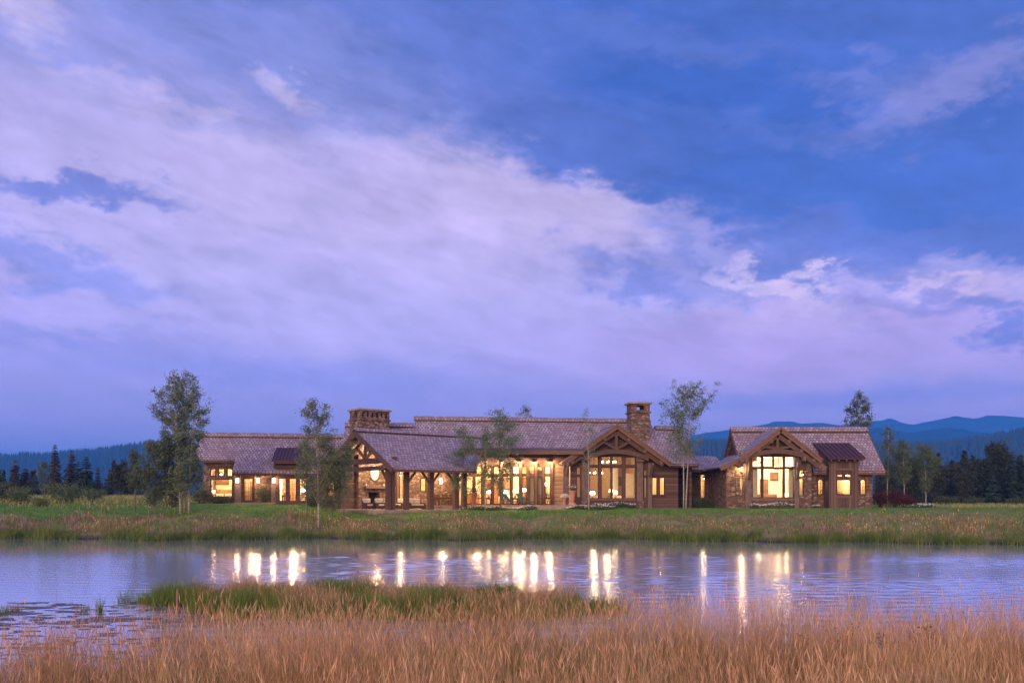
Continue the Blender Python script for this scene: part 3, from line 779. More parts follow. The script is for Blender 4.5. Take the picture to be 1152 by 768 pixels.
def window_at(fr, v, u0, u1, z0, z1, nx=1, nz=1, fw=0.09, depth=0.14, name='window', mat=None, arch=False):
    e = 0.002; mat = mat or M['frame_wood']
    u0 += e; u1 -= e; z0 += e; z1 -= e
    m = MB(); va, vb = v - 0.03, v - 0.03 + depth
    if not arch:
        m.box(fr, u0, u0 + fw, va, vb, z0, z1); m.box(fr, u1 - fw, u1, va, vb, z0, z1)
        m.box(fr, u0 + fw, u1 - fw, va + .004, vb - .004, z0, z0 + fw); m.box(fr, u0 + fw, u1 - fw, va + .004, vb - .004, z1 - fw, z1)
    else:
        uc, r = (u0 + u1) / 2, (u1 - u0) / 2; zc = z1 - r
        out = [(u0, z0)] + [(uc - r * math.cos(math.pi * k / 10), zc + r * math.sin(math.pi * k / 10)) for k in range(11)] + [(u1, z0)]
        ri = r - fw
        inn = [(u0 + fw, z0 + fw)] + [(uc - ri * math.cos(math.pi * k / 10), zc + ri * math.sin(math.pi * k / 10)) for k in range(11)] + [(u1 - fw, z0 + fw)]
        n = len(out)
        for k in range(n):
            j = (k + 1) % n
            m.prism([fr.p(out[k][0], va, out[k][1]), fr.p(out[j][0], va, out[j][1]), fr.p(inn[j][0], va, inn[j][1]), fr.p(inn[k][0], va, inn[k][1])], fr.p(0, depth, 0) - fr.p(0, 0, 0))
        # stone filling over the curved head
        for sgn in (0, 1):
            pts = out[1:7] if sgn == 0 else out[6:12]
            cor = (u0 - 0.004, z1 + 0.004) if sgn == 0 else (u1 + 0.004, z1 + 0.004)
            w = MB(); w.prism([fr.p(a, v, b) for a, b in pts] + [fr.p(cor[0], v, cor[1])], fr.p(0, 0.25, 0) - fr.p(0, 0, 0))
            w.build('arch_stone', M['stone'], house)
    w = m.build(name, mat, house)
    g = MB(); vm = v + depth * 0.45
    if not arch: g.box(fr, u0 + fw * 0.8, u1 - fw * 0.8, vm, vm + 0.012, z0 + fw * 0.8, z1 - fw * 0.8)
    else: g.prism([fr.p(a, vm, b) for a, b in inn], fr.p(0, 0.012, 0) - fr.p(0, 0, 0))
    g.build('pane', M['glass'], w)
    if nx > 1 or nz > 1:
        b = MB(); t = 0.028
        for k in range(1, nx):
            c = u0 + fw + (u1 - u0 - 2 * fw) * k / nx; b.box(fr, c - t / 2, c + t / 2, vm - 0.03, vm - 0.004, z0 + fw, z1 - fw)
        for k in range(1, nz):
            c = z0 + fw + (z1 - z0 - 2 * fw) * k / nz; b.box(fr, u0 + fw, u1 - fw, vm - 0.034, vm - 0.006, c - t / 2, c + t / 2)
        b.build('muntin', mat, w)
    return w
def facade(name, fr, v, u0, u1, z0, z1, mat, wins, thick=0.25, fw=0.09, name_w='window'):
    """a wall with its windows; wins: (px0, px1, py0, py1, nx, nz) as measured on the plane of the wall"""
    hs = []; todo = []
    for w in wins:
        a, b = fr.u(w[0], v), fr.u(w[1], v); um = (a + b) / 2
        zt, zb = fr.z(w[2], um, v), fr.z(w[3], um, v)
        hs.append((a, b, zb, zt)); todo.append((a, b, zb, zt, w))
    solid_wall(name, fr, v, thick, u0, u1, z0, z1, hs, mat)
    for a, b, zb, zt, w in todo:
        window_at(fr, v, a, b, zb, zt, w[4], w[5], fw, arch=(len(w) > 6 and w[6] == 'arch'), name=('glazed_door' if len(w) > 6 and w[6] == 'door' else name_w))
def room(fr, u0, u1, v0, v1, z0, z1, mat, floor=None, t=0.08):
    m = MB()
    m.box(fr, u0 - t, u1 + t, v1, v1 + t, z0 - t, z1 + t)
    m.box(fr, u0 - t, u0, v0, v1 - .002, z0, z1); m.box(fr, u1, u1 + t, v0, v1 - .002, z0, z1)
    m.box(fr, u0 - t, u1 + t, v0, v1 - .002, z1, z1 + t)
    m.build('interior_wall', mat, house)
    f = MB(); f.box(fr, u0 - t, u1 + t, v0, v1 - .002, z0 - t, z0 - .001); f.build('interior_floor', floor or M['floor_oak'], house)
def slab(pts, t=0.24):
    m = MB(); m.prism([Vector(p) for p in pts], (0, 0, -t)); return m
def roof(pts, t=0.24, mat='shingle', name='roof', parent=None):
    """one roof slope; its shingle courses stay in the material"""
    return slab(pts, t).build(name, M[mat], parent or house)
def ridge_cap(fr, a, b, v, z, slope, parent, hw=0.55, lift=0.30):
    """a raised shingled cap along a ridge with a shadow gap under it"""
    m = MB(); t = 0.10; d = hw * slope
    for s in (-1, 1):
        m.prism([fr.p(a, v, z + lift), fr.p(b, v, z + lift), fr.p(b, v + s * hw, z + lift - d), fr.p(a, v + s * hw, z + lift - d)], (0, 0, -t))
    m.build('ridge_cap', M['shingle'], parent)
    k = MB(); k.box(fr, a + 0.1, b - 0.1, v - hw * 0.8, v + hw * 0.8, z - hw * slope * 0.9, z + lift - d - t - 0.002)
    k.build('ridge_board', M['frame_wood'], parent)
def point(name, loc, watts, rgb=(1.0, 0.72, 0.42), rad=0.12):
    l = bpy.data.lights.new(name, 'POINT'); l.energy = watts; l.color = rgb; l.shadow_soft_size = rad
    o = bpy.data.objects.new(name, l); COL.objects.link(o); o.location = loc
    return o
WARM = (1.0, 0.67, 0.35)

# ---------------- west wing
def west_wing():
    fr = FL; k = 0.6745
    zr = 9.94; vr = 5.0
    zs = lambda v: zr - k * abs(vr - v)
    uL, uR = fr.u(226, vr), fr.u(398, vr)
    uN = fr.u(265, 1.07)                                 # where the low eave begins
    up = -0.9
    P = lambda u, v: fr.p(u, v, zs(v))
    rf = roof([P(uL, vr), P(uR, vr), P(uR, up), P(uN, up), P(uN, 1.07), P(uL, 1.07)])
    rb = roof([P(uL, vr), P(uR, vr), P(uR, 10.9), P(uL, 10.9)])
    ridge_cap(fr, uL - 0.1, uR, vr, zr, k, rf)
    # eave boards and gutters
    g = MB(); g.box(fr, uL, uN - 0.02, 1.02, 1.10, zs(1.07) - 0.42, zs(1.07) - 0.20); g.build('fascia', M['frame_wood'], house)
    g = MB(); g.box(fr, uN, uR, up - 0.03, up + 0.05, zs(up) - 0.40, zs(up) - 0.20); g.build('fascia', M['frame_wood'], house)
    # bargeboards on the free gable end
    b = MB(); b.beam(P(uL - 0.05, vr) - Vector((0, 0, 0.3)), P(uL - 0.05, 1.0) - Vector((0, 0, 0.3)), 0.1, 0.4); b.beam(P(uL - 0.05, vr) - Vector((0, 0, 0.3)), P(uL - 0.05, 10.9) - Vector((0, 0, 0.3)), 0.1, 0.4)
    b.build('bargeboard', M['timber'], house)
    # front wall set back under the high eave: stone end, bedroom window
    vB = 1.7; u0, u1 = fr.u(229, vB), fr.u(266, vB)
    facade('wall', fr, vB, u0, u1, ZL - 0.6, zs(vB) - 0.3, M['stone'],
           [(236.5, 243.6, 526.3, 536.2, 1, 1), (245.2, 253.2, 526.3, 536.2, 1, 1), (254.8, 262.4, 526.3, 536.2, 1, 1), (236.5, 262.4, 538.0, 559.3, 1, 1)], fw=0.13)
    t = MB(); t.box(fr, fr.u(234.2, vB), fr.u(264, vB), vB - 0.06, vB - 0.002, fr.z(525.9, -6, vB), fr.z(523.6, -6, vB)); t.build('window_trim', M['frame_wood'], house); t = MB(); t.box(fr, fr.u(234.2, vB), fr.u(264, vB), vB - 0.07, vB - 0.002, fr.z(562, -6, vB), fr.z(559.8, -6, vB))
    t.build('window_trim', M['frame_wood'], house)
    e = MB(); e.prism([fr.p(u0 + 0.01, vB + 0.26, ZL - 0.6), fr.p(u0 + 0.01, 9.6, ZL - 0.6), fr.p(u0 + 0.01, 9.6, zs(9.6) - 0.3), fr.p(u0 + 0.01, vr, zr - 0.3), fr.p(u0 + 0.01, vB + 0.26, zs(vB + 0.26) - 0.3)], fr.p(0.3, 0, 0) - fr.p(0, 0, 0))
    e.build('wall', M['stone'], house)
    # recessed entry with a glazed door between two lamp-lit piers
    vD = 1.75; a, b2 = fr.u(266.3, vD), fr.u(308, vD)
    facade('wall', fr, vD, a, b2, ZL - 0.5, zs(vD) - 0.3, M['log_siding'], [(273.8, 285.0, 537.2, 564.0, 2, 5, 'door')], fw=0.12)
    s = MB(); s.box(fr, fr.u(286.5, vD), fr.u(307.5, vD), vD - 0.18, vD - 0.003, ZL - 0.5, zs(vD) - 0.32); s.build('wall', M['stone'], house)
    for p0, p1 in ((264.6, 270.4), (305.4, 311.0)):
        c = MB(); c.box(fr, fr.u(p0, 0.0), fr.u(p1, 0.0), -0.25, 0.35, ZL - 0.6, zs(-0.25) - 0.28); c.build('pillar', M['timber_grey'], house)
    c = MB(); c.box(fr, fr.u(264, 0.0), fr.u(311, 0.0), -0.12, 0.2, zs(-0.12) - 0.62, zs(-0.12) - 0.30); c.build('beam', M['timber'], house)
    fl = MB(); fl.box(fr, fr.u(264.6, 0), fr.u(312, 0), -0.6, 1.74, ZL - 0.3, ZL); fl.build('porch_floor', M['flagstone'], house)
    # bay of glazed doors under a rust-red shed roof
    vY = -0.6; a, b2 = fr.u(310.0, vY), fr.u(347.5, vY)
    facade('wall', fr, vY, a, b2, ZL - 0.5, 6.65, M['log_siding'],
           [(313.4, 322.6, 526.6, 535.4, 2, 1), (324.8, 334.0, 526.6, 535.4, 2, 1), (336.2, 345.4, 526.6, 535.4, 2, 1),
            (313.4, 322.6, 537.2, 564.2, 2, 4, 'door'), (324.8, 334.0, 537.2, 564.2, 2, 4, 'door'), (336.2, 345.4, 537.2, 564.2, 2, 4, 'door')], fw=0.11)
    sd = MB(); sd.box(fr, a, a + 0.22, vY + 0.252, 1.0, ZL - 0.5, 6.65); sd.build('wall', M['log_siding'], house); sd = MB(); sd.box(fr, b2 - 0.22, b2, vY + 0.252, 1.0, ZL - 0.5, 6.65); sd.build('wall', M['log_siding'], house)
    q0, q1 = fr.u(306, -1.2), fr.u(352, -1.2)
    sh = roof([fr.p(q0, 2.9, 8.56), fr.p(q1, 2.9, 8.56), fr.p(q1, -1.2, 7.02), fr.p(q0, -1.2, 7.02)], 0.10, 'rust_metal', 'shed_roof')
    sm_ = MB(); nrib = 12
    for i in range(nrib + 1):
        uu = q0 + (q1 - q0) * i / nrib
        sm_.beam(fr.p(uu, 2.85, 8.60), fr.p(uu, -1.2, 7.06), 0.03, 0.06)
    sm_.build('seam', M['rust_metal'], sh)
    sk = MB(); sk.prism([fr.p(q0 + .1, -0.5, 7.18), fr.p(q0 + .1, 2.6, 8.34), fr.p(q0 + .1, -0.5, 6.3)], fr.p(0.12, 0, 0) - fr.p(0, 0, 0)); sk.box(fr, q0 + .25, q1 - .1, -1.16, -1.08, 6.72, 6.91)
    sk.build('fascia', M['frame_wood'], sh)
    # remaining wall toward the covered porch
    vE = 0.2; a2, b3 = fr.u(348, vE), fr.u(400, vE)
    facade('wall', fr, vE, a2, b3, ZL - 0.8, zs(vE) - 0.3, M['log_siding'], [(368.6, 379.5, 541.0, 559.0, 2, 2)])
    # rooms
    room(fr, fr.u(233, 1.96), fr.u(266, 1.96), vB + 0.26, 6.6, ZL, 6.3, M['plaster_cream'])
    room(fr, fr.u(268.2, 2.0), fr.u(307, 2.0), vD + 0.26, 7.0, ZL + .01, 6.1, M['plaster_cream'])
    room(fr, fr.u(311.2, vY), fr.u(347, vY), vY + 0.26, 6.4, ZL + .02, 6.2, M['plaster_white'])
    room(fr, fr.u(349.5, vE), fr.u(395, vE), vE + 0.26, 5.0, ZL + .03, 6.0, M['plaster_cream'])
west_wing()

# ---------------- main hall
KM = 0.6745
zm = lambda v: 7.784 + KM * v                              # front slope of the hall
UC = FM.u(693, -1.6); ZG = 10.78; KG = 0.69; SPAN = 5.62     # the great gable
def main_hall():
    fr = FM
    vr = 6.0; zr = zm(vr)
    ua, ub = fr.u(466.5, vr), fr.u(731, vr)
    vg = (ZG - 7.784) / KM
    P = lambda u, v: fr.p(u, v, zm(v))
    dv = lambda du: (ZG - KG * du - 7.784) / KM              # where the gable slope meets the hall slope
    # high part of the front slope, cut by the gable's valleys
    rf = roof([P(ua, vr), P(ub, vr), P(ub, dv(ub - UC) ), P(UC, vg), P(UC - 3.2, dv(3.2)), P(ua, 1.1)])
    roof([P(ua, vr), P(ub, vr), fr.p(ub, 11.5, zr - KM * 5.5), fr.p(ua, 11.5, zr - KM * 5.5)])
    ridge_cap(fr, ua - 0.1, ub, vr, zr, KM, rf)
    # lower ends
    vl = 4.75; zl = zm(vl)
    uz = fr.u(764, vl)
    r2 = roof([P(ub + .003, vl), P(uz, vl), P(uz, -1.4), P(UC + SPAN + .05, -1.4), P(ub + .003, dv(ub - UC))])
    roof([P(ub + .003, vl), P(uz, vl), fr.p(uz, 10.5, zl - KM * 5.75), fr.p(ub + .003, 10.5, zl - KM * 5.75)])
    ridge_cap(fr, ub + 0.2, uz + 0.1, vl, zl, KM, r2)
    ul = fr.u(388, vl)
    r3 = roof([P(ul, vl), P(ua - .003, vl), P(ua - .003, 1.1), P(ul, 1.1)])
    roof([P(ul, vl), P(ua - .003, vl), fr.p(ua - .003, 10.5, zl - KM * 5.75), fr.p(ul, 10.5, zl - KM * 5.75)])
    ridge_cap(fr, ul, ua - 0.1, vl, zl, KM, r3)
    # gable triangles where the roof steps
    for uu, s in ((ua + 0.12, 1), (ub - 0.12, -1)):
        g = MB(); g.prism([fr.p(uu, 2.0, zm(2.0) - 0.26), fr.p(uu, vr, zr - 0.26), fr.p(uu, 10.0, zr - KM * 4 - 0.26)], fr.p(s * 0.2, 0, 0) - fr.p(0, 0, 0)); g.build('gable_wall', M['log_siding'], house)
    g = MB(); g.prism([fr.p(uz - 0.6, -0.6, 1.9), fr.p(uz - 0.6, 10.0, 1.9), fr.p(uz - 0.6, 10.0, zl - KM * 5.25 - 0.26), fr.p(uz - 0.6, vl, zl - 0.26), fr.p(uz - 0.6, -0.6, zm(-0.6) - 0.26)], fr.p(0.25, 0, 0) - fr.p(0, 0, 0)); g.build('gable_wall', M['log_siding'], house)
    b = MB(); b.beam(P(uz + .05, vl) - Vector((0, 0, 0.28)), P(uz + .05, -1.4) - Vector((0, 0, 0.28)), 0.1, 0.36); b.build('bargeboard', M['timber'], house)
    e = MB(); e.box(fr, UC + SPAN + .1, uz, -1.46, -1.38, zm(-1.4) - 0.42, zm(-1.4) - 0.2); e.build('fascia', M['frame_wood'], house)
    # low metal roof over the terrace
    q0, q1 = fr.u(517, -2.6), UC - 3.55
    mr = roof([fr.p(q0, 1.1, 8.50), fr.p(q1, 1.1, 8.50), fr.p(q1, -2.6, 8.18), fr.p(q0, -2.6, 8.18)], 0.14, 'zinc', 'terrace_roof')
    f = MB(); f.box(fr, q0, q1, -2.60, -2.48, 7.66, 8.03); f.build('fascia', M['timber_light'], mr)
    f = MB()
    n = 17
    for i in range(n):
        uu = q0 + 0.3 + (q1 - q0 - 0.6) * i / (n - 1)
        f.beam(fr.p(uu, -2.45, 7.86), fr.p(uu, 0.0, 8.07), 0.16, 0.30)
    f.build('rafter', M['timber_light'], mr)
    bm = MB(); bm.box(fr, q0, q1 + 0.2, -0.40, -0.05, 6.86, 7.40); bm.build('beam', M['timber_light'], house)
    # window wall on the terrace
    w = []
    for a, c in ((524.5, 532.2), (534.2, 542.0), (545.6, 553.0), (555.0, 562.6), (565.6, 574.4), (576.4, 584.4), (587.0, 593.0), (595.0, 601.6), (604.2, 610.2), (612.4, 619.4)):
        w.append((a, c, 524.2, 533.4, 2, 1)); w.append((a, c, 535.0, 567.2, 1, 1, 'door'))
    u0, u1 = fr.u(519, 0), fr.u(622, 0)
    facade('window_wall', fr, 0.0, u0, u1, ZT - 0.3, 8.0, M['timber_light'], w, 0.2, fw=0.07)
    p = MB(); 
    for px in (543.8, 564.1, 585.7, 602.9, 620.8):
        c = fr.u(px, -0.2); p = MB(); p.box(fr, c - 0.13, c + 0.13, -0.3, -0.012, ZT, 6.86); p.build('post', M['timber_light'], house)
    u2 = UC - 4.6
    solid_wall('wall', fr, 0.0, 0.25, u1 + .002, u2 + 0.6, ZT - 0.3, 8.0, [], M['pale_log'])
    # the lower wall on the far side of the gable, with its pair of casements
    facade('wall', fr, -0.7, UC + 3.6, fr.u(763, -0.7), 1.9, zm(-0.7) - 0.3, M['log_siding'], [(733.0, 739.6, 536.4, 557.0, 1, 1), (741.4, 748.0, 536.4, 557.0, 1, 1)], fw=0.10)
    tr = MB(); ut = fr.u(740, -0.7); tr.box(fr, fr.u(731.8, -.7), fr.u(749.2, -.7), -0.78, -0.702, fr.z(536.2, ut, -.7), fr.z(534.4, ut, -.7)); tr.build('window_trim', M['frame_wood'], house); tr = MB(); tr.box(fr, fr.u(731.8, -.7), fr.u(749.2, -.7), -0.78, -0.702, fr.z(558.6, ut, -.7), fr.z(557.2, ut, -.7)); tr.build('window_trim', M['frame_wood'], house)
    # stone chimney
    chimney(fr, fr.u(710.0, 2.5), fr.u(731.0, 2.5), 2.5, 4.4, 8.6, 13.55, 1, 1, 0.22)
    # rooms behind the glass
    room(fr, fr.u(520.5, .2), fr.u(586, .2) - 0.1, 0.22, 7.2, ZT, 7.9, M['plaster_cream'])
    room(fr, fr.u(586, .2) + 0.06, fr.u(621.6, .2), 0.22, 6.0, ZT + .01, 7.9, M['plaster_cream'])
    room(fr, UC + 4.0, fr.u(757, -.4), -0.44, 4.5, 2.4, 6.2, M['plaster_cream'])
def chimney(fr, u0, u1, v0, v1, z0, z1, nfront, nside, lip, core=False):
    """stone stack with a corbelled vented top"""
    ch = MB(); ch.box(fr, u0, u1, v0, v1, z0, z1 - 1.15); ch = ch.build('chimney', M['stone'], house)
    c = MB(); c.box(fr, u0 - lip * 0.6, u1 + lip * 0.6, v0 - lip * 0.6, v1 + lip * 0.6, z1 - 1.15, z1 - 0.98); c.build('chimney_ledge', M['stone'], ch)
    def holes(a, b, n):
        L = b - a; wd = L * (0.45 if n == 1 else 0.5 / n)
        return [(a + L * (i + 0.5) / n - wd / 2, a + L * (i + 0.5) / n + wd / 2, z1 - 0.84, z1 - 0.34) for i in range(n)]
    t = 0.28
    solid_wall('chimney_top', fr, v0, t, u0, u1, z1 - 0.98, z1 - 0.18, holes(u0 + .1, u1 - .1, nfront), M['stone'], ch)
    solid_wall('chimney_top', fr, v1 - t, t, u0, u1, z1 - 0.98, z1 - 0.18, holes(u0 + .1, u1 - .1, nfront), M['stone'], ch)
    for uu in (u0, u1 - t):
        f2 = Frame(*fr.p(uu, 0, 0).xy, 0); f2.c, f2.s = -fr.s, fr.c        # a frame that runs along the depth
        solid_wall('chimney_top', f2, -t, t, v0 + t + .001, v1 - t - .001, z1 - 0.98, z1 - 0.18, holes(v0 + .3, v1 - .3, nside), M['stone'], ch)
    if core:
        c = MB(); c.box(fr, u0 + .6, u1 - .6, v0 + .6, v1 - .6, z1 - 1.1, z1 - .2); c.build('dark_core', M['soot_and_shade'], ch)  # dark block added so the vent openings look shaded, with no sky through them
    c = MB(); c.box(fr, u0 - lip, u1 + lip, v0 - lip, v1 + lip, z1 - 0.18, z1); c.build('chimney_cap', M['flagstone'], ch)
main_hall()

# ---------------- the great gable of the hall
def truss(fr, uc, v, ztop, slope, span, arch_py, half, mat, rise, zend, tk=0.42):
    """arched collar, king post, struts and principal rafters in one plane"""
    dep = 0.36
    for s in (-1, 1):
        m = MB(); m.beam(fr.p(uc, v, ztop - 0.75), fr.p(uc + s * (span - 0.7), v, ztop - 0.75 - slope * (span - 0.7)), dep, 0.46); m.build('rafter', mat, house)
    n = 12; zc = zend
    m = MB(); hl = half
    for k in range(n):
        t0, t1 = -1 + 2 * k / n, -1 + 2 * (k + 1) / n
        a0, a1 = uc + hl * t0, uc + hl * t1
        y0, y1 = zc + rise * (1 - t0 * t0), zc + rise * (1 - t1 * t1)
        m.prism([fr.p(a0, v - 0.22, y0 - tk / 2), fr.p(a1, v - 0.22, y1 - tk / 2), fr.p(a1, v - 0.22, y1 + tk / 2), fr.p(a0, v - 0.22, y0 + tk / 2)], fr.p(0, 0.44, 0) - fr.p(0, 0, 0))
    m.build('arched_beam', mat, house)
    m = MB(); m.box(fr, uc - 0.14, uc + 0.14, v - 0.16, v + 0.16, zc + rise + tk / 2 - 0.02, ztop - 0.9); m.build('king_post', mat, house)
    for s in (-1, 1):
        m = MB(); m.beam(fr.p(uc + s * 0.15, v, zc + rise + tk / 2 + 0.08), fr.p(uc + s * 1.25, v, ztop - 0.95 - slope * 1.25), 0.22, 0.24); m.build('strut', mat, house)
def gable_roof(fr, uc, ztop, slope, span, v0, pts_back_l, pts_back_r, purlins=3, barge='timber_light'):
    zz = lambda du: ztop - slope * abs(du)
    for s, pb in ((-1, pts_back_l), (1, pts_back_r)):
        pts = [fr.p(uc, v0, ztop)] + [fr.p(uc + s * a, b, zz(a)) for a, b in pb] + [fr.p(uc + s * span, v0, zz(span))]
        r = roof(pts, 0.22)
        b = MB()
        b.beam(fr.p(uc + s * 0.0, v0 - 0.06, ztop - 0.24), fr.p(uc + s * span, v0 - 0.06, zz(span) - 0.24), 0.12, 0.46); b.build('bargeboard', M[barge], r)
        b = MB(); b.beam(fr.p(uc, v0 - 0.16, ztop - 0.06), fr.p(uc + s * span, v0 - 0.16, zz(span) - 0.06), 0.07, 0.16); b.build('rake_trim', M[barge], r)
        for i in range(purlins):
            du = span * (0.22 + 0.30 * i)
            m = MB(); m.box(fr, uc + s * du - 0.15, uc + s * du + 0.15, v0 + 0.04, v0 + 2.2, zz(du) - 0.86, zz(du) - 0.52); m.build('purlin', M['timber_grey'], house)
def great_gable():
    fr = FM; v0 = -2.1
    vg = (ZG - 7.784) / KM
    gable_roof(fr, UC, ZG, KG, SPAN, v0, [(0, vg), (3.2, 1.1), (3.45, 0.0), (SPAN, 0.0)], [(0, vg), (SPAN, (ZG - KG * SPAN - 7.784) / KM)], 3)
    ridge = MB()
    for s in (-1, 1):
        ridge.prism([fr.p(UC, v0 - .1, ZG + .12), fr.p(UC, vg - .3, ZG + .12), fr.p(UC + s * .35, vg - .3, ZG + .12 - KG * .35), fr.p(UC + s * .35, v0 - .1, ZG + .12 - KG * .35)], (0, 0, -.08))
    ridge.build('ridge_cap', M['shingle'], house)
    v = -0.9; zb = 1.9
    zsill = fr.z(561, UC, v); 
    def zarch(u): return fr.z(511.5, UC, v) - 0.028 * (u - UC) ** 2
    # wall of the bay: glass between posts, boarded below, dark boarding above the arch
    uA, uB = UC - 4.55, fr.u(733.0, v)
    W = [(663.0, 673.4, 513.6, 523.2, 2, 1), (676.2, 687.2, 513.0, 523.2, 2, 1), (688.6, 700.2, 513.0, 523.2, 2, 1), (703.2, 714.8, 513.6, 523.2, 2, 1),
         (663.0, 673.4, 525.4, 560.6, 1, 1), (676.2, 687.2, 525.4, 560.6, 1, 1), (688.6, 700.2, 525.4, 560.6, 1, 1), (703.2, 714.8, 525.4, 560.6, 1, 1),
         (648.4, 653.4, 525.6, 534.0, 1, 1), (648.4, 653.4, 535.8, 559.6, 1, 1), (724.2, 727.8, 528.0, 535.0, 1, 1), (724.2, 727.8, 536.6, 560.0, 1, 1)]
    ztop = fr.z(509.5, UC, v)
    facade('wall', fr, v, uA, uB, zb, ztop, M['log_siding'], W, 0.28, fw=0.06)
    t = MB(); du = SPAN - 0.9
    t.prism([fr.p(UC - (ZG - 0.5 - ztop) / KG, v + 0.02, ztop + .002), fr.p(UC + (ZG - 0.5 - ztop) / KG, v + 0.02, ztop + .002), fr.p(UC, v + 0.02, ZG - 0.5)], fr.p(0, 0.2, 0) - fr.p(0, 0, 0)); t.build('gable_wall', M['log_siding'], house)
    sd = MB(); sd.box(fr, uA, uA + 0.25, v + 0.282, -0.004, zb, 6.7); sd.build('wall', M['pale_log'], house)
    # posts
    for p0, p1, vv, zt in ((655.0, 662.0, v - 0.35, 7.2), (716.6, 723.4, v - 0.35, 7.2), (633.8, 640.4, v - 0.5, 6.9), (728.8, 733.6, v - 0.30, 6.9)):
        a, b = fr.u(p0, vv), fr.u(p1, vv)
        m = MB(); m.box(fr, a, b, vv, vv + 0.33, 1.9, zt); m.build('post', M['timber_grey'], house)
    for p0, p1 in ((654.2, 662.8), (715.8, 724.2)):
        a, b = fr.u(p0, v - .4), fr.u(p1, v - .4)
        m = MB(); m.box(fr, a, b, v - 0.42, v - 0.02 + 0.01, 1.9, 2.95); m.build('pier', M['stone'], house)
        m = MB(); m.box(fr, a - .02, b + .02, v - 0.62, v - 0.36, 7.0, 7.45); m.build('corbel', M['timber_grey'], house)
    for px in (675, 701.6):
        c = fr.u(px, v - .1); m = MB(); m.box(fr, c - 0.12, c + 0.12, v - 0.14, v - 0.005, zsill, ztop - .05); m.build('mullion', M['timber'], house)
    m = MB(); m.box(fr, fr.u(662.2, v), fr.u(716, v), v - 0.12, v - 0.004, fr.z(525.0, UC, v), fr.z(523.6, UC, v)); m.build('transom', M['timber'], house)
    m = MB(); m.box(fr, fr.u(662.2, v), fr.u(716, v), v - 0.16, v - 0.004, zsill - 0.16, zsill - 0.01); m.build('window_sill', M['timber_grey'], house)
    truss(fr, UC, v - 0.75, ZG, KG, SPAN, 506, fr.u(727, v) - UC, M['timber'], 0.75, fr.z(516.0, UC, v - 0.75), 0.46)
    # braces under the eaves
    for s, px in ((-1, 637), (1, 731)):
        c = fr.u(px, v - .4)
        m = MB(); m.beam(fr.p(c, v - 0.45, 5.6), fr.p(c, v - 1.6, 6.75), 0.2, 0.26); m.build('brace', M['timber_grey'], house)
    room(fr, UC - 3.9, UC + 3.6, v + 0.30, 7.5, ZT - .02, 8.1, M['panel_tan'])
    room(fr, UC - 4.5, UC - 3.99, v + 0.30, 1.2, ZT - .03, 6.6, M['plaster_cream'])
great_gable()

# ---------------- link between hall and east wing
def link():
    fr = Frame(0, 97, 2)
    a, b = fr.u(763, 0), fr.u(806, 0)
    facade('wall', fr, 0, a, b, 1.9, 6.5, M['log_siding'], [(770.6, 786.4, 533.5, 554.4, 2, 1), (787.6, 793.4, 533.5, 560.2, 1, 4), (765.4, 767.8, 552, 560, 1, 1)], fw=0.08)
    rf = roof([fr.p(a - 0.3, -0.9, 6.55), fr.p(b + 1.0, -0.9, 6.55), fr.p(b + 1.0, 4.2, 8.1), fr.p(a - 0.3, 4.2, 8.1)])
    f = MB(); f.box(fr, a, b + 1, -0.95, -0.87, 6.1, 6.33); f.build('fascia', M['frame_wood'], house)
    room(fr, fr.u(787.2, .3), fr.u(799, .3), 0.26, 3.5, 2.3, 6.2, M['plaster_cream'])
    room(fr, fr.u(764.2, .3), fr.u(786.6, .3), 0.26, 3.0, 2.3, 6.2, M['panel_tan'])
link()

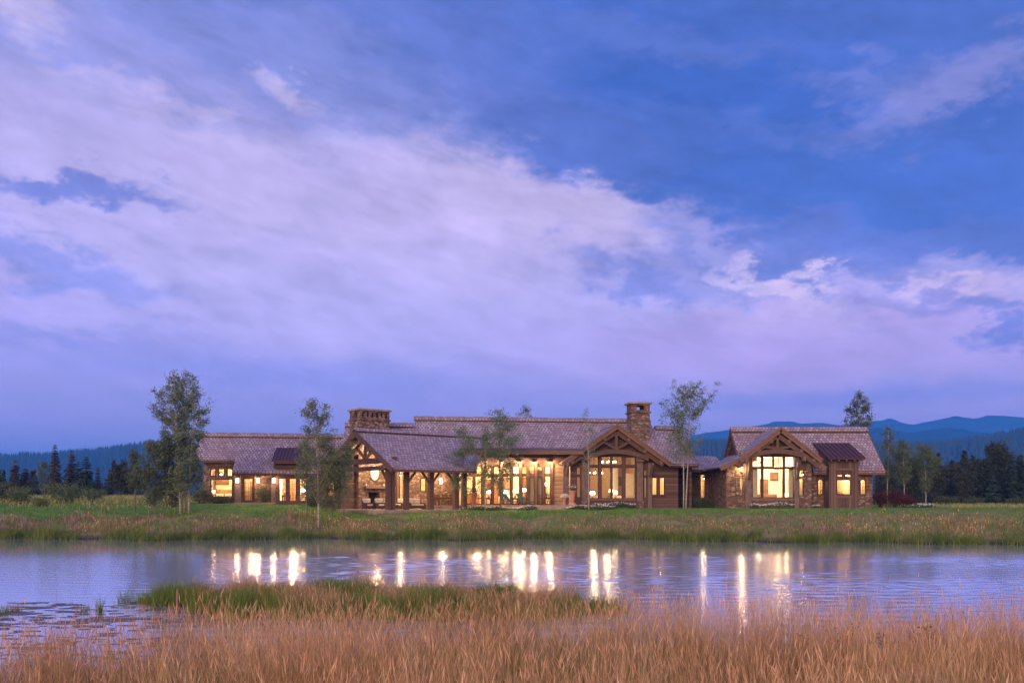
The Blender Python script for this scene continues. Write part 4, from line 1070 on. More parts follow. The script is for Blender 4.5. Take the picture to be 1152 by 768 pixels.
# ---------------- east wing
def east_wing():
    fr = FR; KR = 0.95
    zr = 10.6; vr = 6.0; zs = lambda v: zr - KR * abs(vr - v); P = lambda u, v: fr.p(u, v, zs(v))
    uc, zg, kg, sp = 26.6, 10.27, 0.765, 4.05; v0 = -1.0
    vg = vr - (zr - zg) / KR
    dv = lambda du: vr - (zr - (zg - kg * du)) / KR
    uL, uR = 23.4, 37.85
    r1 = roof([P(uL, vr), P(uR, vr), P(uR, 1.2), P(uc + 4.0, 1.2), P(uc + 4.0, dv(4.0)), P(uc, vg), P(uL, dv(uc - uL))])
    roof([P(uL, vr), P(uR, vr), P(uR, 10.8), P(uL, 10.8)])
    ridge_cap(fr, uL - .1, uR + .1, vr, zr, KR, r1, 0.5)
    f = MB(); f.box(fr, uc + 4.0, uR, 1.14, 1.22, zs(1.2) - 0.40, zs(1.2) - 0.18); f.build('fascia', M['copper'], house)
    for uu in (uL - .05, uR + .05):
        b = MB(); b.beam(P(uu, vr) - Vector((0, 0, .3)), P(uu, 1.2 if uu > 30 else 3.0) - Vector((0, 0, .3)), 0.1, 0.42); b.beam(P(uu, vr) - Vector((0, 0, .3)), P(uu, 10.8) - Vector((0, 0, .3)), 0.1, 0.42); b.build('bargeboard', M['timber'], house)
    g = MB(); g.prism([fr.p(uL + .35, 3.2, zs(3.2) - .3), fr.p(uL + .35, vr, zr - .3), fr.p(uL + .35, 9.5, zs(9.5) - .3)], (0.2, 0, 0)); g.build('gable_wall', M['log_siding'], house)
    g = MB(); g.prism([fr.p(36.6, 2.3, 1.9), fr.p(36.6, 10, 1.9), fr.p(36.6, 10, zs(10) - .3), fr.p(36.6, vr, zr - .3), fr.p(36.6, 2.3, zs(2.3) - .3)], (0.3, 0, 0)); g.build('wall', M['stone'], house)
    # gable with its kicked-out side roof
    gable_roof(fr, uc, zg, kg, sp, v0, [(0, vg), (uc - uL, dv(uc - uL)), (uc - uL, 8.0), (sp - .1, 8.0)], [(0, vg), (4.0, dv(4.0))], 3)
    ze = zg - kg * (sp - .1)
    kick = roof([fr.p(uc - sp + .1, -0.6, ze - .02), fr.p(uc - sp + .1, 8.0, ze - .02), fr.p(20.7, 8.0, ze - .85), fr.p(20.7, -0.6, ze - .85)], 0.2)
    b = MB(); b.beam(fr.p(uc - sp + .05, -0.66, ze - .26), fr.p(20.7, -0.66, ze - 1.06), 0.1, 0.42); b.build('bargeboard', M['timber_light'], kick)
    gt = MB(); gt.tube([fr.p(20.66, -0.7, ze - .98), fr.p(20.66, 8.0, ze - .98)], 0.07, 8); gt.build('gutter', M['copper'], kick)
    b = MB(); b.beam(fr.p(uc + 3.6, -0.7, zg - kg * 3.6 - .55), fr.p(uc + 4.6, -0.7, zg - kg * 4.6 - .55), 0.1, 0.40); b.build('bargeboard', M['timber_light'], kick)
    ds = MB(); ds.tube([fr.p(20.7, -0.55, ze - 1.0), fr.p(21.2, -0.5, ze - 1.12), fr.p(21.42, -0.12, ze - 1.5), fr.p(21.42, -0.12, 2.2)], 0.055, 8); ds.build('downspout', M['copper'], kick)
    # front wall, stone, with the big window between posts
    zb = 1.9; uA, uB = 21.5, fr.u(913, 0)
    ztop = fr.z(509, 26, 0)
    W = [(827.0, 835.6, 530.2, 535.6, 1, 1), (827.0, 835.6, 537.2, 557.4, 1, 1), (898.6, 904.4, 528.6, 536.4, 1, 1), (898.6, 904.4, 538.0, 557.4, 1, 1)]
    for a, c in ((846.2, 856.6), (858.4, 869.4), (870.6, 881.0), (882.6, 893.2)):
        W.append((a, c, 513.4, 525.2, 2, 1))
    W += [(846.2, 856.6, 526.8, 559.6, 1, 1), (858.4, 881.0, 526.8, 559.6, 1, 1), (882.6, 893.2, 526.8, 559.6, 1, 1)]
    uk = uc - sp + 0.3
    facade('wall', fr, 0, uk, uB, zb, ztop, M['stone'], W, 0.3, fw=0.05)
    solid_wall('wall', fr, 0.003, 0.3, uA, uk - .002, zb, ze - 0.75, [], M['stone'])
    t = MB(); hw = (zg - 0.5 - ztop) / kg
    t.prism([fr.p(uc - hw, 0.02, ztop + .002), fr.p(uc + hw, 0.02, ztop + .002), fr.p(uc, 0.02, zg - 0.5)], (0, 0.2, 0)); t.build('gable_wall', M['log_siding'], house)
    s = MB(); s.box(fr, uA, uA + 0.3, 0.306, 8.0, zb, ze - 0.75); s.build('wall', M['stone'], house)
    s = MB(); s.box(fr, uB - 0.3, uB, 0.302, 2.0, zb, 7.0); s.build('wall', M['stone'], house)
    # timber face of the bay
    for p0, p1 in ((838.6, 845.4), (893.9, 899.0)):
        a, b = fr.u(p0, -.3), fr.u(p1, -.3); m = MB(); m.box(fr, a, b, -0.32, -0.003, zb, 7.35); m.build('post', M['timber_grey'], house)
        c = (a + b) / 2
        m = MB(); m.beam(fr.p(c, -0.40, 5.2), fr.p(c, -1.0, 6.9), 0.26, 0.34); m.build('brace', M['timber'], house)
    a, b = fr.u(845.4, -.05), fr.u(893.8, -.05)
    m = MB(); m.box(fr, a, b, -0.18, -0.004, fr.z(563.5, 26, 0), fr.z(560.2, 26, 0)); m.build('window_sill', M['timber_grey'], house)
    m = MB(); m.box(fr, a, b, -0.08, -0.004, fr.z(526.5, 26, 0), fr.z(525.5, 26, 0)); m.build('transom', M['frame_wood'], house)
    for px in (857.5, 881.8):
        c = fr.u(px, 0); m = MB(); m.box(fr, c - .06, c + .06, -0.085, -0.004, fr.z(560, 26, 0), fr.z(513, 26, 0)); m.build('mullion', M['frame_wood'], house)
    ucb = fr.u(869.5, -.75)
    truss(fr, uc - 0.25, -0.7, zg, kg, sp + .7, 506, 3.05, M['timber'], 0.62, fr.z(514.5, 26, -.7), 0.46)
    for px in (849.5, 904.5):
        c = fr.u(px, -1.05); m = MB(); m.box(fr, c - .13, c + .13, -1.25, -0.5, fr.z(518.5, 26, -1), fr.z(513.5, 26, -1)); m.build('corbel', M['timber_grey'], house)
    # body wall with two arched windows
    vW = 2.0
    # boarded bay with its rust-red shed roof
    vB = 0.5; a, b = fr.u(932.6, vB), fr.u(965.4, vB)
    facade('wall', fr, vB, a, b, zb, 6.7, M['batten_siding'], [(940.6, 948.4, 529.0, 537.0, 1, 1), (949.8, 957.6, 529.0, 537.0, 1, 1), (940.6, 957.6, 538.8, 556.6, 1, 1)], fw=0.10)
    facade('wall', fr, vW, uB + .004, a + .198, zb, zs(vW) - 0.3, M['stone'], [(919.4, 926.6, 538.0, 556.6, 2, 4, 'arch')], fw=0.11)
    facade('wall', fr, vW, b - .198, 36.9, zb, zs(vW) - 0.3, M['stone'], [(967.2, 974.6, 538.0, 556.6, 2, 4, 'arch')], fw=0.11)
    s = MB(); s.box(fr, a, a + .2, vB + .252, vW - .002, zb, 6.9); s.build('wall', M['batten_siding'], house)
    s = MB(); s.box(fr, b - .2, b, vB + .252, vW - .002, zb, 6.9); s.build('wall', M['batten_siding'], house)
    t = MB(); t.box(fr, fr.u(938.8, vB), fr.u(959.4, vB), vB - .06, vB - .003, fr.z(559.2, 33, vB), fr.z(557.2, 33, vB)); t.build('window_trim', M['timber_grey'], house); t = MB(); t.box(fr, fr.u(938.8, vB), fr.u(959.4, vB), vB - .06, vB - .003, fr.z(528.6, 33, vB), fr.z(526.8, 33, vB)); t.build('window_trim', M['timber_grey'], house)
    q0, q1 = 31.55, 35.25
    sh = roof([fr.p(q0, 4.3, 9.05), fr.p(q1, 4.3, 9.05), fr.p(q1, -0.4, 7.22), fr.p(q0, -0.4, 7.22)], 0.1, 'rust_metal', 'shed_roof')
    m = MB()
    for i in range(9):
        uu = q0 + (q1 - q0) * i / 8; m.beam(fr.p(uu, 4.2, 9.06), fr.p(uu, -0.4, 7.27), 0.03, 0.06)
    m.build('seam', M['rust_metal'], sh)
    m = MB()
    for i in range(5):
        uu = q0 + .3 + (q1 - q0 - .6) * i / 4; m.beam(fr.p(uu, 1.5, 7.75), fr.p(uu, -0.35, 7.04), 0.14, 0.2)
    m.build('rafter', M['timber_light'], sh)
    m = MB(); m.box(fr, a + .02, b - .02, vB - .002, vB + .2, 6.702, 7.35); m.build('wall', M['batten_siding'], sh)
    for uu in (q0 + .25, q1 - .45):
        m = MB(); m.prism([fr.p(uu, vB, 7.35), fr.p(uu, 4.0, 8.8), fr.p(uu, 2.0, 6.5), fr.p(uu, vB, 6.72)], (0.15, 0, 0)); m.build('wall', M['batten_siding'], sh)
    # rooms
    room(fr, 23.25, 28.75, 0.32, 7.0, ZR, 7.5, M['plaster_white'])
    room(fr, 28.9, 30.0, 0.32, 1.9, ZR, 6.4, M['plaster_cream'])
    room(fr, 21.9, 23.1, 0.32, 5.0, ZR, 5.6, M['plaster_cream'])
    room(fr, 30.2, a + .02, vW + .27, 6.0, ZR + .01, 6.3, M['plaster_cream'])
    room(fr, b - .02, 36.5, vW + .27, 6.0, ZR + .01, 6.3, M['plaster_cream'])
    room(fr, a + .22, b - .22, vB + .262, 6.0, ZR + .005, 6.25, M['plaster_cream'])
east_wing()

# ---------------- covered porch, turned toward the pond
def covered_porch():
    fr = FP; K = 0.536; zr = 9.66
    zs = lambda v: zr - K * abs(v); P = lambda u, v: fr.p(u, v, zs(v)); E = 6.94
    rf = roof([P(0, 0), P(15.1, 0), P(9.1, -E), P(0, -E)], 0.2)
    rb = roof([P(0, 0), P(0, 6.6), P(15.1, 6.6), P(15.1, 0)], 0.2)
    ridge_cap(fr, -0.15, 15.1, 0, zr, K, rf, 0.5, 0.24)
    for s in (-1, 1):
        b = MB(); b.beam(fr.p(-0.06, 0, zr - .24), fr.p(-0.06, s * E, zs(E) - .24), 0.12, 0.46); b.build('bargeboard', M['timber'], rf)
        for i in range(4):
            vv = s * (0.9 + 1.55 * i)
            m = MB(); m.tube([fr.p(-0.1, vv, zs(vv) - .62), fr.p(1.8, vv, zs(vv) - .62)], 0.20, 8); m.build('purlin', M['timber_grey'], house)
    f = MB(); f.beam(fr.p(0, -E - .03, zs(E) - .24), fr.p(9.1, -E - .03, zs(E) - .24), 0.08, 0.22); f.build('fascia', M['timber'], rf)
    m = MB()
    for i in range(14):
        uu = 0.5 + 0.66 * i; m.beam(fr.p(uu, -0.2, zr - .42), fr.p(uu, -E + .15, zs(E - .15) - .34), 0.13, 0.24)
    m.build('rafter', M['timber_light'], rf)
    # tie beam and truss in the open gable
    for uu in (1.1,):
        m = MB(); m.beam(fr.p(uu, -5.6, 6.75), fr.p(uu, 5.0, 6.75), 0.34, 0.50); m.build('tie_beam', M['timber'], house)
        m = MB(); m.beam(fr.p(uu, 0, 7.0), fr.p(uu, 0, 9.2), 0.3, 0.3); m.build('king_post', M['timber'], house)
        for s in (-1, 1):
            m = MB(); m.beam(fr.p(uu, 0, 8.95), fr.p(uu, s * 5.6, 8.95 - K * 5.6), 0.3, 0.4); m.build('rafter', M['timber'], house)
            m = MB(); m.beam(fr.p(uu, s * .2, 7.05), fr.p(uu, s * 1.7, 8.05), 0.2, 0.24); m.build('strut', M['timber_light'], house)
    # posts, plate beam, braces
    vp = -5.2
    for uu, w in ((0.55, .40), (1.02, .34), (2.43, .42), (5.08, .46), (7.9, .46), (8.9, .40)):
        m = MB(); m.box(fr, uu - w / 2, uu + w / 2, vp - w / 2, vp + w / 2, ZP, 5.80); m.build('post', M['timber'], house)
    m = MB(); m.box(fr, -0.1, 9.6, vp - .22, vp + .22, 5.80, 6.24); m.build('beam', M['timber'], house)
    for uu in (2.43, 5.08, 7.9):
        for s in (-1, 1):
            if uu == 2.43 and s == -1: continue
            m = MB(); m.beam(fr.p(uu + s * .2, vp, 4.75), fr.p(uu + s * 1.05, vp, 5.78), 0.16, 0.2); m.build('brace', M['timber_light'], house)
    m = MB(); m.beam(fr.p(0.6, vp + .25, 4.75), fr.p(0.6, vp + 1.3, 5.9), 0.18, 0.2); m.build('brace', M['timber'], house)
    m = MB(); m.box(fr, 0.35, 0.85, vp - .8, 5.0, 5.82, 6.2); m.build('beam', M['timber'], house)
    for vv in (4.9,):
        m = MB(); m.box(fr, 0.4, 0.8, vv, vv + .4, ZP, 5.8); m.build('post', M['timber'], house)
    # fireplace wall with its chimney
    vf = 3.0
    a, b = fr.u(403.5, vf), fr.u(441.0, vf)
    c0, c1 = fr.u(414.6, vf), fr.u(427.0, vf)
    solid_wall('fireplace', fr, vf, 0.7, a, b, ZP - .2, 8.0, [(c0, c1, ZP + .35, fr.z(553.4, 3.5, vf))], M['stone'])
    m = MB(); m.box(fr, c0 - .1, c1 + .1, vf + .702, vf + .8, ZP, 4.2); m.build('firebox', M['soot_and_shade'], house)
    m = MB(); m.box(fr, fr.u(409.5, vf), fr.u(434.5, vf), vf - .38, vf - .004, fr.z(549.2, 3.5, vf), fr.z(546.6, 3.5, vf)); m.build('mantel', M['timber_grey'], house)
    m = MB(); m.box(fr, c0 - .7, c1 + .7, vf - .6, vf - .006, ZP, ZP + .36); m.build('hearth', M['flagstone'], house)
    chimney(fr, fr.u(405.2, vf + .1), fr.u(438.2, vf + .1), vf + .1, vf + 2.3, 7.6, 12.15, 6, 1, 0.16, True)
    # wall left of the fireplace, and the back wall
    solid_wall('wall', fr, vf + .5, 0.25, 0.3, a - .002, ZP - .2, 7.45, [], M['log_siding'])
    vk = 3.5
    u1, u2, u3 = b + .002, fr.u(460, vk), fr.u(487, vk)
    facade('wall', fr, vk, u1, u2, ZP - .2, 7.6, M['timber_light'], [(442.6, 446.4, 530.0, 570.5, 1, 1, 'door'), (449.2, 456.6, 530.0, 566.0, 2, 4, 'door')], fw=0.08)
    facade('wall', fr, vk, u2 + .002, u3, ZP - .2, 7.6, M['stone'], [(472.6, 480.0, 537.0, 553.2, 1, 2)], fw=0.12)
    facade('wall', fr, vk - .02, u3 + .002, fr.u(521, vk), ZP - .2, 7.6, M['stone'], [])
    room(fr, u1 + .1, u3 - .1, vk + .27, vk + 4.0, ZP + .3, 6.2, M['plaster_cream'])
covered_porch()

# ---------------- terraces, steps
def terraces():
    t = MB(); fr = FP
    t.prism([fr.p(-1.2, -6.3, 0.8), fr.p(8.6, -6.3, 0.8), fr.p(12.5, 3.0, 0.8), fr.p(-1.2, 3.0, 0.8)], (0, 0, ZP - 0.8)); tag(t.build('porch_terrace', M['flagstone']), kind='structure')
    fr = FM; t = MB()
    u0, u1 = fr.u(473, -4.2), fr.u(652, -4.2)
    t.prism([fr.p(u0 + 1.2, -4.2, 1.0), fr.p(u1, -4.2, 1.0), fr.p(u1, -0.91, 1.0), fr.p(u1 - 1.3, -0.012, 1.0), fr.p(u0 + 3.4, -0.012, 1.0), fr.p(u0 + 3.4, -2.2, 1.0)], (0, 0, ZT - 1.0)); tag(t.build('upper_terrace', M['flagstone']), kind='structure')
    for k, nm in enumerate(('terrace_steps',)):
        s = MB(); a, b = fr.u(604.5, -4.8), fr.u(636, -4.8)
        for i in range(3):
            s.box(fr, a - .001 * i, b + .001 * i, -4.2 - 0.42 * (i + 1), -4.201 - 0.42 * i, 1.2, ZT - 0.155 * (i + 1))
        tag(s.build(nm, M['flagstone']), kind='structure')
    s = MB(); a, b = fr.u(474, -4.8), fr.u(513, -4.8)
    for i in range(2):
        s.box(fr, a + 0.2 * i, b, -4.2 - 0.5 * (i + 1), -4.201 - 0.5 * i, 1.2, ZT - 0.125 * (i + 1))
    tag(s.build('porch_steps', M['flagstone']), kind='structure')
terraces()
# ------------------------------------------------------------------ lamps
def pendant(fr, u, v, z, watts, label, rad=0.16, rgb=WARM, drop=0.5):
    t = thing('ceiling_lamp', label, 'ceiling lamp', tuple(fr.p(u, v, z)))
    m = MB(); m.lathe(fr.p(u, v, z), [(0.0, 0.10), (0.12, 0.10), (0.20, 0.02), (0.22, -0.08), (0.19, -0.08)], 14); m.build('lamp_shade', M['iron'], t, True)
    m = MB(); m.tube([fr.p(u, v, z + .1), fr.p(u, v, z + drop)], 0.012, 6); m.build('rod', M['iron'], t)
    m = MB(); m.lathe(fr.p(u, v, z - .1), [(0.0, -0.09), (0.08, -0.06), (0.10, 0.0), (0.06, 0.06)], 12); m.build('bulb', M['bulb_glow'], t, True)
    l = point('lamp_light', fr.p(u, v, z - .30), watts * 2.4, rgb, rad); 
    return t
def room_lights():
    def lab(s): return 'small iron ceiling lamp hanging ' + s
    pendant(FL, FL.u(249, 3.6), 3.6, 5.9, 290, lab('in the west bedroom with the bed'))
    pendant(FL, FL.u(283, 3.8), 4.2, 5.7, 170, lab('in the west entry hall behind the glazed door'))
    pendant(FL, FL.u(330, 2.6), 2.6, 5.8, 330, lab('behind the three tall glazed doors'))
    pendant(FL, FL.u(374, 2.6), 2.6, 5.6, 70, lab('behind the small window in the trees'))
    pendant(FP, FP.u(450, 5.5), 5.5, 5.8, 150, lab('behind the glazed doors by the porch fireplace'))
    pendant(FM, FM.u(536, 3.6), 3.6, 7.3, 420, lab('at the porch end of the long glazed room'))
    pendant(FM, FM.u(570, 3.6), 3.6, 7.3, 430, lab('above the pair of white table lamps'))
    pendant(FM, FM.u(604, 3.0), 3.0, 7.3, 260, lab('behind the white curtains of the terrace'))
    pendant(FM, FM.u(741, 1.6), 1.6, 5.8, 130, lab('behind the pair of casements beside the great gable'))
    pendant(Frame(0, 97, 2), Frame(0, 97, 2).u(792, 1.6), 1.6, 5.6, 60, lab('in the link behind the narrow window'))
    pendant(FR, 26.0, 3.6, 7.0, 430, lab('high in the east wing bedroom'), rgb=(1.0, 0.78, 0.52))
    pendant(FR, 29.5, 1.1, 5.8, 26, lab('behind the narrow window east of the bay'))
    pendant(FR, 22.5, 2.2, 5.2, 60, lab('behind the narrow window west of the bay'))
    pendant(FR, 33.5, 3.2, 5.8, 120, lab('behind the boarded bay with the rust red roof'))
    pendant(FR, 31.2, 4.2, 5.8, 60, lab('behind the arched window beside the great bay'))
    pendant(FR, 35.7, 4.2, 5.8, 60, lab('behind the arched window at the east corner'))
room_lights()
def sconces():
    # lantern sconces on the west wing
    for px, v, lb in ((267.5, -0.25, 'on the pier nearest the bedroom window'), (290.8, 1.57, 'on the stone wall beside the glazed entry door'), (308.4, -0.25, 'on the pier next to the three glazed doors')):
        fr = FL; u = fr.u(px, v); z = fr.z(540, u, v)
        s = MB(); s.box(fr, u - .09, u + .09, v - .05, v - .003, z - .14, z + .30); s = s.build('wall_lantern', M['iron'], house)
        m = MB(); m.box(fr, u - .11, u + .11, v - .30, v - .06, z - .26, z + .22); m.build('lantern_glass', M['sconce_glow'], s)
        m = MB(); m.box(fr, u - .14, u + .14, v - .33, v - .051, z + .222, z + .30); m.build('lantern_cap', M['iron'], s)
        point('lamp_light', fr.p(u, v - .62, z - .05), 75, (1.0, 0.6, 0.3), 0.1)
    # downlights under the terrace roof
    for px in (528, 543.5, 564, 584.2, 601, 619):
        fr = FM; v = -0.40; u = fr.u(px, v - .2); z = 6.98
        s = MB(); s.box(fr, u - .06, u + .06, v - .05, v - .003, z, z + .3); s = s.build('downlight', M['iron'], house)
        m = MB(); m.lathe(fr.p(u, v - .24, z), [(0.04, 0.26), (0.10, 0.24), (0.20, 0.10), (0.24, 0.0), (0.20, 0.0), (0.0, 0.06)], 12); m.build('lamp_shade', M['iron'], s, True)
        m = MB(); m.lathe(fr.p(u, v - .24, z + .03), [(0.0, -0.03), (0.14, -0.02), (0.17, 0.01), (0.0, 0.02)], 12); m.build('bulb', M['bulb_glow'], s, True)
        point('lamp_light', fr.p(u, v - .30, z - .22), 150, (1.0, 0.66, 0.36), 0.1)
    # unseen lanterns, added under the covered porch roof to brighten it
    for u, v, w in ((3.0, 1.2, 150), (4.4, -2.6, 130), (7.6, 0.4, 170), (10.4, 0.8, 190)):
        fr = FP; z = 7.5
        s = MB(); s.tube([fr.p(u, v, z), fr.p(u, v, 9.66 - 0.536 * abs(v) - 0.26)], 0.02, 6); s = s.build('added_porch_lantern', M['iron'], house)
        m = MB(); m.box(fr, u - .13, u + .13, v - .13, v + .13, z - .3, z - .002); m.build('lantern_glass', M['sconce_glow'], s)
        m = MB(); m.box(fr, u - .17, u + .17, v - .17, v + .17, z - .001, z + .06); m.build('lantern_cap', M['iron'], s)
        point('lamp_light', fr.p(u, v, z - .55), w * 3.6, (1.0, 0.64, 0.32), 0.12)
    # soffit light at the west corner of the east gable
    fr = FR; u, v, z = fr.u(835, -.5), -0.45, 6.35
    s = MB(); s.box(fr, u - .08, u + .08, v - .08, v + .08, z - .03, z + .3); s = s.build('downlight', M['iron'], house)
    m = MB(); m.box(fr, u - .06, u + .06, v - .06, v + .06, z - .06, z - .031); m.build('bulb', M['bulb_glow'], s)
    point('lamp_light', fr.p(u, v, z - .2), 95, (1.0, 0.66, 0.3), 0.08)
sconces()
# ------------------------------------------------------------------ trees and shrubs
def leaf_quads(C, size, g, flat=0.0):
    """small leaf faces: C (n,3) centres, size (n,)"""
    n = len(C)
    a = g.normal(size=(n, 3)); a /= np.linalg.norm(a, axis=1)[:, None]
    b = g.normal(size=(n, 3)); b[:, 2] *= 1 - flat
    b -= a * (a * b).sum(1)[:, None]; b /= np.linalg.norm(b, axis=1)[:, None]
    s = size[:, None] * 0.5
    return np.stack([C - a * s * 1.25, C - b * s * 0.75, C + a * s * 1.25, C + b * s * 0.75], 1)
def aspen(name, label, base, height, crown_w, seed, crown_from=0.3, n_leaf=3600, leaf=0.13, mat='aspen_leaf', bark='aspen_bark', lean=(0, 0), r0=None, profile='oval', limbs=44, group=None, clump=0.25, cat='tree', up=1.0, fork=0):
    g = np.random.default_rng(seed)
    base = Vector(base)
    t = thing(name, label, cat, tuple(base), group)
    r0 = (r0 or 0.0085 * height + 0.012)
    m = MB(); n = 9
    def spine(f):
        k = np.array([lean[0] * f ** 1.4, lean[1] * f ** 1.4, height * f])
        return k + np.array([math.sin(f * 5 + seed), math.cos(f * 4 + seed * 2), 0]) * 0.012 * height * f
    pts = [Vector(spine(i / n)) + base for i in range(n + 1)]
    m.tube(pts, [r0 * (1 - 0.9 * (i / n) ** 0.9) for i in range(n + 1)], 7)
    prof = {'oval': lambda q: math.sin(math.pi * min(1, q * 0.92 + 0.12)) ** 0.7, 'tall': lambda q: (0.55 + 0.45 * math.sin(math.pi * q)) * (1 - q ** 4) + 0.08,
            'top': lambda q: 0.35 + 0.75 * math.sin(math.pi * min(1, q ** 1.2)) if q < .98 else 0.3, 'low': lambda q: (1 - q) ** 0.6 + 0.15}[profile]
    cent = []; wts = []
    for i in range(limbs):
        q = (i + g.uniform(0, 1)) / limbs
        f = crown_from + (1 - crown_from) * q * 0.97
        o = spine(f); th = g.uniform(0, 2 * math.pi)
        L = crown_w * 0.5 * prof(q) * g.uniform(0.55, 1.12)
        d = np.array([math.cos(th), math.sin(th), up * g.uniform(0.6, 1.5)]); d /= np.linalg.norm(d)
        L3 = L / max(0.35, math.hypot(d[0], d[1]))
        mid = o + d * L3 * 0.5 + np.array([0, 0, 0.02 * L3]); end = o + d * L3 + np.array([0, 0, 0.10 * L3])
        rl = r0 * 0.34 * (1 - 0.7 * f)
        m.tube([Vector(o) + base, Vector(mid) + base, Vector(end) + base], [rl, rl * 0.6, rl * 0.2], 4, False)
        k = max(2, int(3 + L * 2))
        for j in range(k):
            s = g.uniform(0.35, 1.05)
            cent.append(o + (end - o) * s + g.normal(0, 0.06 * L + 0.03, 3)); wts.append(g.uniform(0.4, 1.3) * (0.6 + L))
    m.build('trunk', M[bark], t, True)
    cent = np.array(cent); wts = np.array(wts); wts /= wts.sum()
    if bark != 'dark_bark' and cat == 'tree' and name == 'aspen_tree':
        n_leaf = int(n_leaf * 1.7); leaf = leaf * .80
    idx = g.choice(len(cent), n_leaf, p=wts)
    C = cent[idx] + g.normal(0, 1, (n_leaf, 3)) * clump * (0.55 + 0.25 * crown_w / 3.0) * np.array([1, 1, 0.8])
    C += np.array(base)
    Q = leaf_quads(C, leaf * g.uniform(0.6, 1.35, n_leaf), g)
    mesh_quads('crown', Q, M[mat], t)
    return t
def conifer(name, label, base, height, width, seed, mat='spruce_needle', group=None, layers=None, gap=0.0):
    g = np.random.default_rng(seed); base = Vector(base)
    t = thing(name, label, 'tree', tuple(base), group)
    m = MB(); m.tube([base, base + Vector((0, 0, height * 0.55)), base + Vector((g.normal(0, .1), 0, height * 0.99))], [0.018 * height, 0.011 * height, 0.01], 6); m.build('trunk', M['dark_bark'], t, True)
    Q = []; layers = layers or int(height * 3.2)
    for i in range(layers):
        q = (i + g.uniform(0, .6)) / layers; z = height * (0.06 + 0.94 * q)
        rad = width * 0.5 * (1 - q) ** 0.62 * g.uniform(0.70, 1.12) + 0.06
        k = int(11 + 12 * (1 - q))
        for j in range(k):
            if g.random() < gap: continue
            th = 2 * math.pi * (j + g.uniform(-.5, .5)) / k; L = rad * g.uniform(0.6, 1.15)
            d = np.array([math.cos(th), math.sin(th), 0]); s = np.array([-math.sin(th), math.cos(th), 0])
            o = np.array([0, 0, z]) + d * 0.05
            dr = 0.30 * L + 0.04 * height * g.uniform(0, .6) * (1 - q)
            e = o + d * L - np.array([0, 0, dr]); mid = o + d * L * 0.55 - np.array([0, 0, dr * 0.25]); w = 0.16 * L + 0.06
            dn = np.array([0, 0, -g.uniform(0.05, 0.30) * (0.3 + L * .3)])
            Q.append([o, mid - s * w + dn, e, mid + s * w + dn])
            Q.append([mid, mid - s * w * 1.6 + d * L * .2 + dn * 1.5, e + dn, mid + s * w * .2])
            Q.append([mid, mid + s * w * 1.6 + d * L * .2 + dn * 1.5, e + dn, mid - s * w * .2])
    mesh_quads('crown', np.array(Q) + np.array(base), M[mat], t)
    return t
def shrub(name, label, base, w, h, seed, mat='shrub_leaf', n=900, leaf=0.10, group=None, cat='shrub', d=None):
    g = np.random.default_rng(seed); base = Vector(base); d = d or w
    t = thing(name, label, cat, tuple(base), group)
    m = MB(); cs = []
    for i in range(11):
        th = g.uniform(0, 2 * math.pi); r = g.uniform(0.1, 0.48)
        e = base + Vector((math.cos(th) * r * w, math.sin(th) * r * d, h * g.uniform(0.55, 0.98)))
        b0 = base + Vector((math.cos(th) * r * w * .3, math.sin(th) * r * d * .3, -0.05))
        m.tube([b0, (b0 + e) / 2 + Vector((0, 0, .06 * h)), e], [0.02 + .008 * h, 0.015, 0.006], 4, False)
        for s in (0.45, 0.7, 0.9, 1.0): cs.append(np.array(b0 + (e - b0) * s))
    m.build('stem', M['dark_bark'], t)
    cs = np.array(cs); C = cs[g.integers(0, len(cs), n)] + g.normal(0, 1, (n, 3)) * np.array([0.12 * w + .04, 0.12 * d + .04, 0.10 * h + .03])
    C[:, 2] = np.maximum(C[:, 2], base.z + 0.02)
    mesh_quads('foliage', leaf_quads(C, leaf * g.uniform(0.6, 1.4, n), g), M[mat], t)
    return t
def gpt(px, Y, dz=-0.05):
    X = (px - PXC) / F * Y
    return (X, Y, float(ground_z(X, Y)) + dz)
def hgt(py, Y, z0):
    return HC + (HY - py) / F * Y - z0
def tree_at(px, Y, top, cw_px, **k):
    b = gpt(px, Y); return dict(base=b, height=hgt(top, Y, b[2]), crown_w=cw_px / F * Y, **k)
